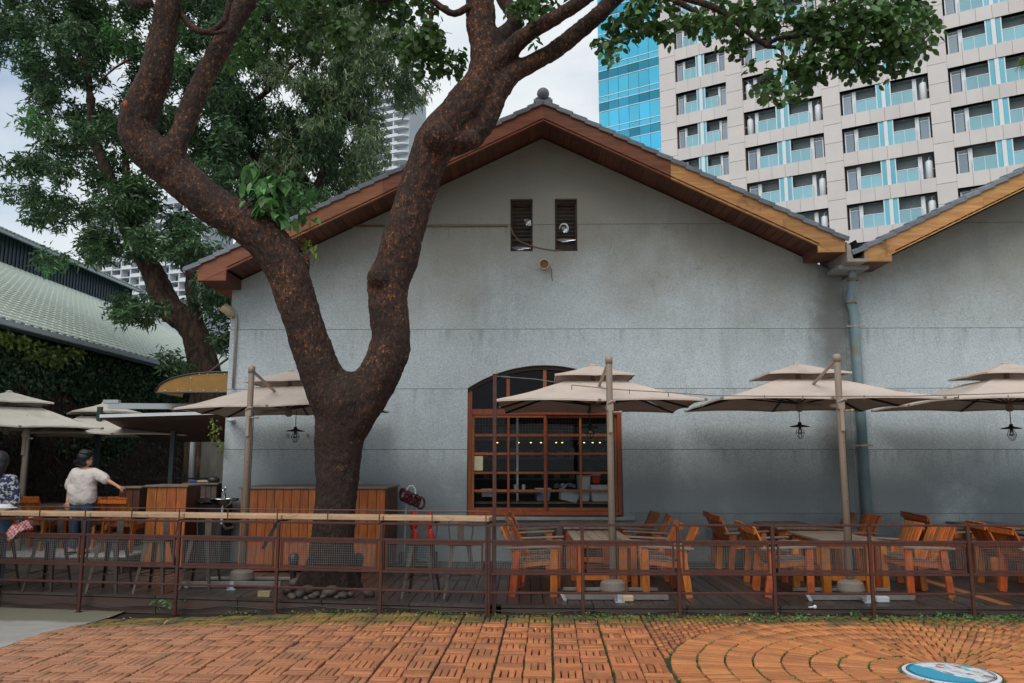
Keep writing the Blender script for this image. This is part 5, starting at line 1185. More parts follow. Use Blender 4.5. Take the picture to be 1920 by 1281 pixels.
# ------------------------------------------------------------------ LEAVES
LEAF6 = np.array([(0, 0, 0), (.30, .26, .03), (.70, .22, .02), (1, 0, -.08), (.70, -.22, .02), (.30, -.26, .03)], float)     # broad leaf, width along y
LF6 = np.array([(0, 1, 5), (1, 2, 5), (2, 4, 5), (2, 3, 4)])
LEAF4 = np.array([(0, 0, 0), (.45, .5, .06), (1, 0, -.12), (.45, -.5, .06)], float); LF4 = np.array([(0, 1, 2), (0, 2, 3)])
def leaves(P, L_, W_, shape=4, droop=.35, jitter=.25, up=.6):
    n = len(P); base = LEAF4 if shape == 4 else LEAF6; F0 = LF4 if shape == 4 else LF6
    az_ = nrg.uniform(0, 2 * np.pi, n); el = nrg.normal(-droop, .45, n)
    d = np.stack([np.cos(az_) * np.cos(el), np.sin(az_) * np.cos(el), np.sin(el)], 1)
    nn = nrg.normal(0, 1, (n, 3)) * (1 - up) + np.array([0, 0, up]); nn -= (nn * d).sum(1)[:, None] * d; nn /= np.linalg.norm(nn, axis=1)[:, None] + 1e-9
    sd_ = np.cross(nn, d); ln = L_ * nrg.uniform(1 - jitter, 1 + jitter, n); w = W_ * nrg.uniform(1 - jitter, 1 + jitter, n)
    k = len(base); V = P[:, None, :] + base[None, :, 0, None] * d[:, None, :] * ln[:, None, None] + base[None, :, 1, None] * sd_[:, None, :] * w[:, None, None] + base[None, :, 2, None] * nn[:, None, :] * ln[:, None, None]
    F = (np.arange(n)[:, None, None] * k + F0[None]).reshape(-1, 3); return V.reshape(-1, 3), F
def clump_pts(c, rad, n, shell=.55):
    # sprigs: small bunches scattered in an ellipsoid, denser to its outside
    ns = max(3, n // 9); d = nrg.normal(0, 1, (ns, 3)); d /= np.linalg.norm(d, axis=1)[:, None]; r = nrg.uniform(shell, 1, ns) ** .7
    sp = d * r[:, None] * np.array(rad) + np.array(c)
    k = nrg.integers(0, ns, n); return sp[k] + nrg.normal(0, .055, (n, 3)) * np.array([1, 1, 1])
def inpoly(x, y, poly):
    c = False; j = len(poly) - 1
    for i in range(len(poly)):
        xi, yi = poly[i]; xj, yj = poly[j]
        if (yi > y) != (yj > y) and x < (xj - xi) * (y - yi) / (yj - yi) + xi: c = not c
        j = i
    return c

# ------------------------------------------------------------------ FRONT TREE (forked)
def path(pl, Y0, Y1=None):
    n = len(pl); out = []
    for k, (a, b, w) in enumerate(pl):
        Y_ = Y0 if Y1 is None else lerp(Y0, Y1, k / (n - 1)); q = at(a, b, Y_); fw = (q - Vector((0, 0, EYE))).dot(Vector((0, math.cos(PITCH), math.sin(PITCH))))
        out.append((q, w / 2 / FOC * fw * (TS if Y1 is not None else 1)))
    return out
def segs_of(pp): return [(a, ra, b, rb) for (a, ra), (b, rb) in zip(pp[:-1], pp[1:])]
def dense(pl, k=3):
    out = []; P = [Vector((a, b, w)) for a, b, w in pl]
    for i in range(len(P) - 1):
        p0, p1, p2, p3 = P[max(i - 1, 0)], P[i], P[i + 1], P[min(i + 2, len(P) - 1)]
        for j in range(k):
            t = j / k; q = .5 * ((2 * p1) + (p2 - p0) * t + (2 * p0 - 5 * p1 + 4 * p2 - p3) * t * t + (3 * p1 - p0 - 3 * p2 + p3) * t ** 3); out.append(tuple(q))
    out.append(tuple(P[-1])); return out
TY = 10.72
TS = .885
def front_tree():
    base = on(617, 1100, DZ)
    rt = root('forked_tree', (base.x, TY, 0), 'large forked tree with reddish brown bark rising through the deck in front of the building', 'tree')
    S = []
    trunk = [(617, 1118, 118), (619, 1090, 108), (622, 1040, 98), (628, 960, 90), (632, 890, 94), (636, 830, 104), (642, 785, 118), (648, 750, 128)]
    left = [(640, 790, 104), (618, 735, 98), (598, 690, 92), (582, 645, 86), (568, 600, 84), (553, 555, 86), (535, 505, 88), (508, 460, 88), (470, 425, 88), (425, 400, 84), (385, 375, 84), (345, 340, 84), (308, 305, 86), (275, 278, 84), (256, 240, 80), (268, 195, 76), (288, 150, 68), (300, 100, 60), (308, 50, 54), (316, 0, 54), (322, -60, 50), (335, -140, 44), (330, -230, 34)]
    l2 = [(312, 312, 60), (335, 260, 50), (352, 215, 47), (375, 165, 46), (402, 110, 44), (435, 50, 42), (462, 0, 42), (490, -60, 38), (530, -150, 30)]
    right = [(650, 800, 100), (690, 735, 96), (718, 690, 90), (733, 645, 86), (731, 600, 84), (727, 560, 84), (730, 525, 88), (745, 485, 88), (757, 440, 86), (768, 400, 84), (785, 350, 82), (803, 300, 84), (820, 262, 92), (852, 228, 92), (880, 195, 92), (903, 160, 80), (912, 120, 74), (908, 75, 68), (902, 40, 62), (900, 0, 62), (892, -60, 54), (870, -140, 44), (880, -240, 32)]
    rA = [(862, 262, 50), (895, 248, 46), (920, 212, 42), (935, 175, 44), (955, 145, 42), (985, 125, 40), (1022, 105, 38), (1060, 80, 37), (1098, 48, 36), (1130, 20, 35), (1158, -8, 34), (1220, -50, 30), (1280, -75, 26)]
    rB = [(925, 130, 56), (955, 95, 44), (985, 68, 36), (1020, 45, 33), (1060, 22, 31), (1100, -5, 30), (1160, -50, 26), (1230, -110, 20)]
    rC = [(915, 90, 46), (938, 70, 36), (958, 52, 34), (966, 40, 32), (958, 18, 30), (940, -5, 30), (930, -50, 26)]
    knob = [(855, 268, 60), (885, 255, 56)]
    ysp = {'t': (TY, TY), 'l': (TY, TY - .8), 'l2': (TY - .55, TY - .1), 'r': (TY, TY + .3), 'rA': (TY + .15, TY + .1), 'rB': (TY + .2, TY - .9), 'rC': (TY + .2, TY + 1.2), 'k': (TY + .15, TY + .15)}
    for pl, k in ((trunk, 't'), (left, 'l'), (l2, 'l2'), (right, 'r'), (rA, 'rA'), (rB, 'rB'), (rC, 'rC'), (knob, 'k')):
        S += segs_of(path(dense(pl, 3), *ysp[k]))
    # root flare
    for k in range(7):
        a = R(51 * k + 10); b = base.copy(); b.y = TY; S.append((b + Vector((0, 0, .42)), .22, b + Vector((.34 * math.cos(a), .30 * math.sin(a), -.04)), .14))
    # burrs
    for (a, b, w) in ((565, 605, 52), (712, 520, 48), (588, 612, 40), (822, 258, 60), (884, 262, 40), (625, 690, 30), (246, 205, 34), (300, 300, 60)):
        q = path([(a, b, w)], TY - .12 if a > 400 else TY - .7)[0] if a > 400 else path([(a, b, w)], TY - .55)[0]; S.append((q[0], q[1], (1, 1, 1)))
    blob('trunk', S, .026, M_bark, rt, 10, n=12, disp=[(.35, .055), (.09, .028), (.028, .016)])
    q = path([(236, 196, 12)], TY - .86)[0][0]; MB().ball((0, 0, 0), .05, 14, (.55, .9, 1.1)).build('pruned_stub', M_cut, rt, world=False).location = q - wloc(rt)
    thin = [([(800, -10, 12), (825, 12, 14), (852, 26, 15), (880, 12, 16)], TY + .2), ([(640, -30, 7), (700, 2, 9), (760, -8, 10), (800, -8, 12)], TY), ([(812, 10, 8), (805, 40, 6), (808, 62, 6)], TY), ([(330, 8, 13), (348, 38, 14), (366, 55, 15), (392, 60, 14), (420, 40, 13), (428, 10, 12), (435, -40, 10)], TY - .6),
            ([(372, 58, 10), (395, 63, 9), (425, 58, 9)], TY - .6), ([(240, -10, 26), (258, 5, 28), (282, 5, 20)], TY - .8),
            ([(1150, -60, 20), (1225, -25, 17), (1280, -5, 15), (1335, 12, 14), (1370, 32, 13), (1400, 58, 13), (1425, 78, 12), (1442, 88, 11)], TY - .3), ([(1180, -55, 15), (1250, -8, 14), (1290, 14, 12), (1310, 25, 8)], TY - .4),
            ([(1436, 86, 10), (1455, 74, 10), (1480, 70, 9), (1530, 66, 6), (1600, 50, 5), (1680, 20, 4)], TY - .3), ([(1440, 88, 9), (1460, 90, 8), (1468, 102, 7), (1462, 130, 4), (1450, 160, 3)], TY - .3), ([(1620, -70, 12), (1690, -20, 9), (1725, 20, 6), (1740, 50, 4)], TY - .3),
            ([(440, 425, 16), (455, 405, 13), (470, 385, 7)], TY - .2), ([(560, 530, 34), (568, 500, 30), (572, 488, 22), (575, 478, 8)], TY - .05), ([(245, 110, 6), (215, 128, 5), (190, 150, 3)], TY)]
    for pl, y in thin:
        pp = path(dense(pl, 3), y, y - .1); MB().tube([a for a, r in pp], [r for a, r in pp], 8).build('limb', M_bark, rt, sm=True)
    # crown
    cl = [(790, 95, 45, 40), (760, 15, 75, 22), (835, 118, 30, 28), (690, 8, 60, 20), (740, 70, 25, 14), (800, 60, 25, 18), (815, 85, 30, 40), (700, -30, 90, 30), (990, 35, 34, 32), (975, 8, 30, 20), (1012, 20, 20, 22),
          (1215, 18, 52, 34), (1165, 50, 28, 22), (1238, 52, 22, 22), (1140, 75, 24, 16), (1150, 100, 12, 14), (1190, 45, 26, 30), (1060, -20, 60, 16), (600, 30, 100, 30), (520, 40, 80, 36), (640, 70, 50, 25), (450, 95, 40, 30),
          (1300, 40, 34, 24), (1340, 62, 44, 28), (1385, 20, 44, 26), (1430, 25, 44, 26), (1330, 15, 30, 18), (1395, 80, 28, 18), (1470, 50, 46, 34), (1530, 45, 50, 38), (1585, 55, 52, 46), (1640, 50, 52, 50), (1690, 50, 46, 54), (1725, 40, 34, 50), (1740, 90, 10, 16), (1500, 105, 44, 34), (1555, 100, 44, 36), (1605, 115, 44, 30), (1655, 105, 44, 40), (1700, 105, 26, 34),
          (1440, 150, 26, 26), (1465, 175, 28, 20), (1490, 155, 30, 24), (1430, 180, 14, 12), (1520, 145, 24, 14), (1410, 125, 14, 12), (1555, 15, 60, 24), (1650, 5, 70, 24), (1480, 0, 60, 20)]
    big = []; VV = []; FF = []; off = 0
    def add(P, L_, W_, shape, droop=.5):
        nonlocal off
        V, F = leaves(P, L_, W_, shape, droop); VV.append(V); FF.append(F + off); off += len(V)
    for (a, b, rx, ry) in cl:
        y = TY + rng.uniform(-.9, .3) if a > 1000 else TY + rng.uniform(-.3, .9); q = at(a, b, y); s = (q - Vector((0, 0, EYE))).dot(Vector((0, math.cos(PITCH), math.sin(PITCH)))) / FOC
        n = int(rx * ry * .105 * (1.0 if a > 1300 else 1.2)); P = clump_pts(q, (rx * s * 1.05, rx * s * .9, ry * s * 1.1), n, .3)
        add(P, .115, .155, 6, .6)
        # twigs
        tw = MB()
        for k in range(5): d = nrg.normal(0, 1, 3) * np.array([rx * s, rx * s * .6, ry * s]) * .5; tw.tube([q, q + Vector(d) * .5 + Vector((0, 0, .02)), q + Vector(d)], [.008, .005, .003], 5)
        tw.build('twig', M_bark, rt)
    # canopy above the frame, same tree, same leaves
    for k in range(60):
        x = nrg.uniform(-7.5, 6.5); y = nrg.uniform(8.2, 12.2); z = 10.0 + nrg.uniform(-.2, 3.0) - .03 * x * x
        pz = EYE + (y * math.cos(YAW)) * .66 + .75
        if z < pz: z = pz + nrg.uniform(0, 1.2)
        add(clump_pts((x, y, z), (.75, .75, .45), 150, .2), .115, .15, 6, .4)
    o = big_mesh('crown', np.concatenate(VV), np.concatenate(FF), M_leafF, rt, kind='stuff')
    # large leaves of the nearer sprays: single pieces
    lm = MB(); lm.add([tuple(v) for v in LEAF6 * np.array([1, .72, 1.2])], [tuple(f) for f in LF6]); me1 = lm.mesh('leaf'); me1.materials.append(M_leafB); me2 = me1.copy(); me2.materials.clear(); me2.materials.append(M_leafY)
    for (a, b, rx, ry, n, L_, mm, y) in ((505, 335, 56, 36, 92, .25, me1, TY - .30), (485, 380, 42, 28, 46, .25, me1, TY - .42), (545, 365, 46, 28, 48, .22, me1, TY - .1), (520, 410, 20, 22, 16, .24, me1, TY - .45), (575, 395, 26, 14, 24, .15, me1, TY), (563, 462, 22, 18, 42, .095, me2, TY - .1), (588, 472, 14, 16, 14, .095, me2, TY - .15), (578, 500, 14, 16, 10, .08, me2, TY - .15), (1008, 85, 11, 12, 5, .17, me1, TY - .2), (1195, 12, 16, 14, 5, .2, me1, TY - .9)):
        q = at(a, b, y); s = (q - Vector((0, 0, EYE))).length / FOC; P = clump_pts(q, (rx * s, rx * s * .7, ry * s), n, .1)
        for p_ in P:
            az_ = rng.uniform(0, 6.28); inst(mm, 'leaf', rt, Vector(p_) - wloc(rt), (rng.gauss(0, .5), rng.gauss(.75, .4), az_), (L_ * rng.uniform(.7, 1.2),) * 3)
    tw = MB(); q0 = at(470, 400, TY - .25)
    for (a, b) in ((505, 330), (480, 370), (545, 360), (530, 310), (455, 350), (575, 392)): q1 = at(a, b, TY - .3); tw.tube([q0, lerp(q0, q1, .5) + Vector((0, 0, .05)), q1], [.012, .008, .004], 6)
    q0 = at(572, 490, TY - .05)
    for (a, b) in ((560, 455), (590, 468), (580, 505), (575, 520)): q1 = at(a, b, TY - .1); tw.tube([q0, lerp(q0, q1, .5) + Vector((0, -.03, .03)), q1], [.008, .006, .003], 6)
    tw.build('twig', M_bark, rt)
front_tree()

# ------------------------------------------------------------------ BACK TREES
TS = .78
def back_tree(name, label, poly, gaps, ylo, yhi, ncl, nl, L_, W_, m, trunk, bark, extra=(), seed=1, droop=.5, rad=(.42, .42, .34), also=None):
    global nrg; nrg = np.random.default_rng(seed); r2 = random.Random(seed)
    b0 = trunk[0][0][0]; by = trunk[0][1]; q = on(b0[0], b0[1], DZ); q = at(b0[0], b0[1], by)
    rt = root(name, (q.x, by, 0), label, 'tree', 'trees behind the building')
    S = []
    for pl, y0, y1 in trunk: S += segs_of(path(dense(pl, 3), y0, y1))
    g = path([trunk[0][0][0]], by)[0]; S.append((g[0], g[1], Vector((g[0].x + .1, g[0].y, -.1)), g[1] * 1.25))
    blob('trunk', S, .045, bark, rt, 3, n=10, disp=[(.35, .09), (.1, .05)])
    VV = []; FF = []; V2 = []; F2 = []; off = [0, 0]; xs = [a for a, b in poly]; ys = [b for a, b in poly]; k = 0; lm = MB()
    cs = []
    while k < ncl:
        a, b = r2.uniform(min(xs), max(xs)), r2.uniform(min(ys), max(ys))
        if not inpoly(a, b, poly) or any(((a - ga) / gr) ** 2 + ((b - gb) / gs) ** 2 < 1 for ga, gb, gr, gs in gaps): continue
        cs.append((a, b, 1)); k += 1
    cs += [(a, b, s) for a, b, s in extra]
    for a, b, s in cs:
        y = r2.uniform(ylo, yhi); c = at(a, b, y); n = int(nl * s * r2.uniform(.6, 1.3))
        P = clump_pts(c, tuple(x_ * r2.uniform(.7, 1.2) for x_ in rad), n, .2); V, F = leaves(P, L_, W_, 4, droop, .3, .45)
        alt = also is not None and also[1](a, b, r2)
        (V2 if alt else VV).append(V); (F2 if alt else FF).append(F + off[alt]); off[alt] += len(V)
        if r2.random() < .5:
            d = Vector((r2.gauss(0, .22), r2.gauss(0, .3), r2.gauss(-.05, .2))); lm.tube([c - d, c + Vector((.03, 0, .05)), c + d * .7], [.011, .008, .004], 5)
    big_mesh('crown', np.concatenate(VV), np.concatenate(FF), m, rt, kind='stuff')
    if V2: big_mesh('pale_foliage', np.concatenate(V2), np.concatenate(F2), also[0], rt, kind='stuff')
    lm.build('twigs', bark, rt, kind='stuff')
    return rt
PA = [(-80, -140), (-80, 60), (0, 112), (30, 105), (55, 128), (78, 150), (60, 185), (48, 240), (30, 300), (5, 330), (0, 372), (40, 385), (70, 400), (78, 440), (95, 462), (130, 430), (160, 450), (170, 480), (205, 498), (215, 470), (250, 480), (265, 500), (290, 470), (330, 490), (345, 520), (372, 500), (410, 510), (430, 520), (440, 420), (430, 300), (450, 100), (470, -140)]
GA = [(95, 118, 26, 14), (120, 250, 16, 12), (190, 265, 14, 10), (40, 175, 30, 30), (150, 330, 14, 10), (235, 210, 12, 14), (200, 420, 22, 16), (215, 440, 20, 14), (130, 470, 30, 25), (230, 100, 16, 12), (210, 15, 20, 14), (300, 330, 22, 22), (340, 400, 26, 14), (300, 430, 18, 18), (95, 200, 14, 10), (345, 300, 12, 10), (165, 200, 10, 10)]
trA = [([(395, 760, 84), (385, 700, 76), (375, 660, 70), (362, 620, 66), (335, 592, 62), (312, 570, 62), (296, 535, 60), (280, 500, 54), (262, 465, 48), (243, 435, 42), (228, 400, 36), (212, 350, 30), (196, 310, 28), (182, 275, 26), (174, 230, 22), (170, 190, 20), (165, 140, 17), (158, 80, 15), (158, 20, 14), (170, -60, 12)], 17.5, 17.5), ([(378, 640, 40), (370, 600, 30), (360, 560, 30), (358, 515, 28), (352, 480, 26), (345, 430, 18)], 17.4, 17.2), ([(262, 450, 34), (250, 400, 26), (240, 350, 22), (236, 300, 18), (230, 250, 14)], 17.5, 17.9), ([(172, 140, 14), (150, 120, 12), (125, 100, 10), (95, 85, 8)], 17.5, 17.2), ([(178, 270, 12), (150, 272, 10), (120, 290, 7)], 17.5, 17.2)]
back_tree('dark_leafed_tree', 'tall dark leafed tree with a leaning furrowed trunk behind the left corner of the building', PA, GA, 15.6, 19.5, 270, 290, .165, .046, M_leafA, trA, M_barkgrey,
          extra=[(225, 575, 1), (250, 585, 1), (270, 578, 1), (240, 595, .7), (285, 565, .5), (400, 560, 1), (415, 600, 1), (408, 640, 1), (425, 570, 1), (430, 640, 1), (380, 560, .8), (330, 672, .5), (345, 690, .6), (318, 682, .4), (90, 485, .4), (105, 500, .3), (395, 530, 1), (425, 540, 1)], seed=5, droop=.45, also=(M_leafB, lambda a, b, r: r.random() < .05 or (a < 110 and 200 < b < 300 and r.random() < .35)))
PB = [(400, -140), (400, 300), (420, 420), (500, 440), (545, 420), (600, 385), (660, 350), (700, 335), (722, 325), (728, 300), (722, 250), (730, 215), (745, 190), (775, 180), (790, 160), (800, 120), (785, 80), (770, 45), (735, 40), (712, 60), (700, 30), (695, -140)]
GB = [(575, 205, 22, 12), (690, 245, 16, 10), (590, 330, 14, 12), (600, 345, 14, 8), (735, 60, 10, 14), (660, 8, 10, 10), (550, 280, 10, 8), (655, 170, 8, 6)]
trB = [([(600, 700, 60), (592, 520, 52), (586, 420, 46), (578, 370, 40), (560, 320, 30), (520, 280, 20), (495, 250, 14)], 19.5, 19.5), ([(582, 380, 34), (610, 320, 26), (640, 250, 22), (660, 180, 18), (675, 100, 14), (690, 20, 10)], 19.5, 19.5), ([(444, 215, 13), (470, 195, 14), (500, 172, 14), (530, 140, 12), (555, 118, 9), (580, 95, 6)], 18.4, 18.6), ([(580, 390, 30), (500, 330, 20), (450, 240, 14)], 19.5, 18.5)]
back_tree('weeping_tree', 'broad olive green tree with drooping twigs rising behind the left roof slope', PB, GB, 17.6, 21.5, 290, 300, .19, .034, M_leafA, trB, M_barkgrey, seed=9, droop=.85, rad=(.46, .46, .50), also=(M_leafO, lambda a, b, r: r.random() < (.85 if a > 640 else .45 if a > 520 else .12)))
nrg = np.random.default_rng(33)

# ------------------------------------------------------------------ LEFT WAREHOUSE with ivy
def warehouse():
    xw = -9.5; e0 = 4.16; rt = root('green_roofed_warehouse', (xw, 20, 0), 'long warehouse with a pale green tiled roof and dark raised ridge at the left', 'building')
    y0, y1 = 6.0, 34.0; tn = math.tan(R(27))
    MB().box((xw - .15, (y0 + y1) / 2, e0 / 2), (.3, y1 - y0, e0)).build('wall', M_vine, rt)
    MB().box((xw - 4, y1 - .15, e0 / 2), (7.7, .3, e0)).build('end_wall', M_vine, rt)
    # clerestory position from the roof plane
    d = ray(0, 490); # hit plane z = e0 + (xw+.3 - x) tan
    t = (e0 + (xw + .3) * tn - EYE) / (d.z + d.x * tn); xc = (d * t).x; zc = e0 + (xw + .3 - xc) * tn
    ztop = side(0, 434, xc).z
    # roof of tiles: courses with small raised rolls
    nx = int((xw + .3 - xc) / .30); ny = int((y1 - y0) / .30); V = []; F = []
    ct, st = math.cos(R(27)), math.sin(R(27))
    def T(a, y, h): return (xw + .3 - a * ct + h * st * 0, y, e0 + a * st + h)
    ln = (xw + .3 - xc) / ct; na = int(ln / .27); nyy = int((y1 - y0) / .27)
    for i in range(na):
        for j in range(nyy):
            a = i * .27; y = y0 + j * .27 + (i % 2) * .135; k = len(V)
            V += [T(a, y, .03), T(a, y + .262, .03), T(a + .275, y + .262, .006), T(a + .275, y, .006), T(a, y, 0), T(a, y + .262, 0)]; F += [(k, k + 1, k + 2), (k, k + 2, k + 3), (k, k + 4, k + 5), (k, k + 5, k + 1)]
            k = len(V); V += [T(a, y + .10, .032), T(a, y + .16, .032), T(a + .07, y + .16, .05), T(a + .07, y + .10, .05), T(a + .12, y + .13, .022)]; F += [(k, k + 1, k + 2), (k, k + 2, k + 3), (k + 3, k + 2, k + 4), (k, k + 3, k + 4), (k + 1, k + 4, k + 2)]
    big_mesh('roof_tiles', np.array(V), np.array(F), M_greenroof, rt, kind='stuff')
    MB().prism([(xw + .28, y0, e0 - .02), (xc - .2, y0, zc + .08), (xc - .2, y0, zc - .1), (xw + .28, y0, e0 - .12)], (0, y1 - y0, 0)).build('roof_deck', M_tealclad, rt)
    MB().box((xw + .33, (y0 + y1) / 2, e0 - .02), (.10, y1 - y0, .09)).build('gutter', M_fargrey, rt)
    for k in range(int((y1 - y0) / .27)): 
        if k < 100: MB().box((xw + .30, y0 + .13 + k * .27, e0 + .035), (.10, .11, .05)).build('eave_tile', M_tile, rt)
    # raised ridge with ribbed cladding
    MB().box((xc - .2, (y0 + 33.6) / 2, (zc + ztop) / 2), (.1, 33.6 - y0, ztop - zc + .2)).build('clerestory_wall', M_tealclad, rt)
    m = MB()
    for k in range(int((33.6 - y0) / .2)): m.box((xc - .135, y0 + .1 + k * .2, (zc + ztop) / 2), (.03, .05, ztop - zc))
    m.build('cladding_ribs', M_tealclad, rt, kind='stuff')
    m = MB(); m.prism([(xc + .28, y0, ztop - .04), (xc - 2.2, y0, ztop + 1.0), (xc - 2.2, y0, ztop + .85), (xc + .28, y0, ztop - .16)], (0, 33.8 - y0, 0)); m.build('ridge_roof', M_tealclad, rt)
    m = MB()
    for k in range(int((33.8 - y0) / .2)): m.tube([(xc + .31, y0 + k * .2, ztop - .01), (xc - 2.2, y0 + k * .2, ztop + 1.05)], .05, 6)
    m.build('ridge_roof_rolls', mat('aged_green_roof', (.22, .30, .27), (.12, .17, .155), scale=3, rough=.7), rt, kind='stuff')
    MB().box((xc + .32, (y0 + 33.8) / 2, ztop - .10), (.08, 33.8 - y0, .08)).build('ridge_gutter', M_fargrey, rt)
    # ivy
    iv = root('wall_ivy', (xw, 14, 0), 'dark green creeper covering the upper wall of the warehouse, dead brown stems below', 'ivy')
    n = 60000; y = nrg.uniform(8.5, 28, n); z = nrg.uniform(.3, 4.12, n)
    edge = 2.35 + .28 * np.sin(y * 1.3) + .35 * np.sin(y * .6 + 1) + nrg.normal(0, .18, n)
    hole = ((y > 14.4) & (y < 17.0) & (z > 2.1) & (z < 3.05 + .12 * np.sin(y * 4))); keep = (z > edge) & ~(hole & (nrg.random(n) > .06)) | ((z < edge) & (nrg.random(n) < .015)) | ((y < 12.6) & (z > 1.2) & (nrg.random(n) < .8))
    P = np.stack([np.full(n, xw + .02) + np.abs(nrg.normal(0, .07, n)), y, z], 1)[keep]
    V, F = leaves(P, .085, .07, 4, .9, .3, .2); big_mesh('ivy_leaves', V, F, M_ivy, iv, kind='stuff')
    n = 3200; y = nrg.uniform(9, 16.4, n); z = 4.02 - np.abs(nrg.normal(0, .11, n)) - (y > 14.6) * nrg.uniform(0, .3, n) * (y < 15.9); P = np.stack([np.full(n, xw + .15) + nrg.normal(0, .09, n), y, z], 1); V, F = leaves(P, .10, .07, 4, .8, .3, .3); big_mesh('light_ivy_leaves', V, F, M_ivyY, iv, kind='stuff')
    n = 9000; y = nrg.uniform(8.5, 23, n); z = nrg.uniform(.2, 3.2, n); P = np.stack([np.full(n, xw + .02) + np.abs(nrg.normal(0, .02, n)), y, z], 1)
    V, F = leaves(P, .16, .014, 4, 1.1, .5, .1); big_mesh('dead_stems', V, F, mat('dead_stem', (.13, .085, .06), (.05, .03, .022), scale=6, rough=.9, island=.6), iv, kind='stuff')
    # small creeper by the awning
    cr = root('creeper_spray', (-5.2, 13.4, 1.6), 'light green creeper sprigs dangling at the left wall corner under the awning', 'creeper'); m = MB(); pts = [at(398, 785, 13.35), at(402, 800, 13.35), at(400, 820, 13.35), at(412, 832, 13.35), at(414, 845, 13.35)]; m.tube(pts, .005, 5); m.build('stem', M_cable, cr)
    P = np.array([list(pts[int(k)] + (pts[min(4, int(k) + 1)] - pts[int(k)]) * (k % 1)) for k in nrg.uniform(0, 4, 70)]) + nrg.normal(0, .035, (70, 3)); V, F = leaves(P, .07, .045, 4, .6); big_mesh('leaves', V, F, M_leafY, cr, kind='stuff')
warehouse()

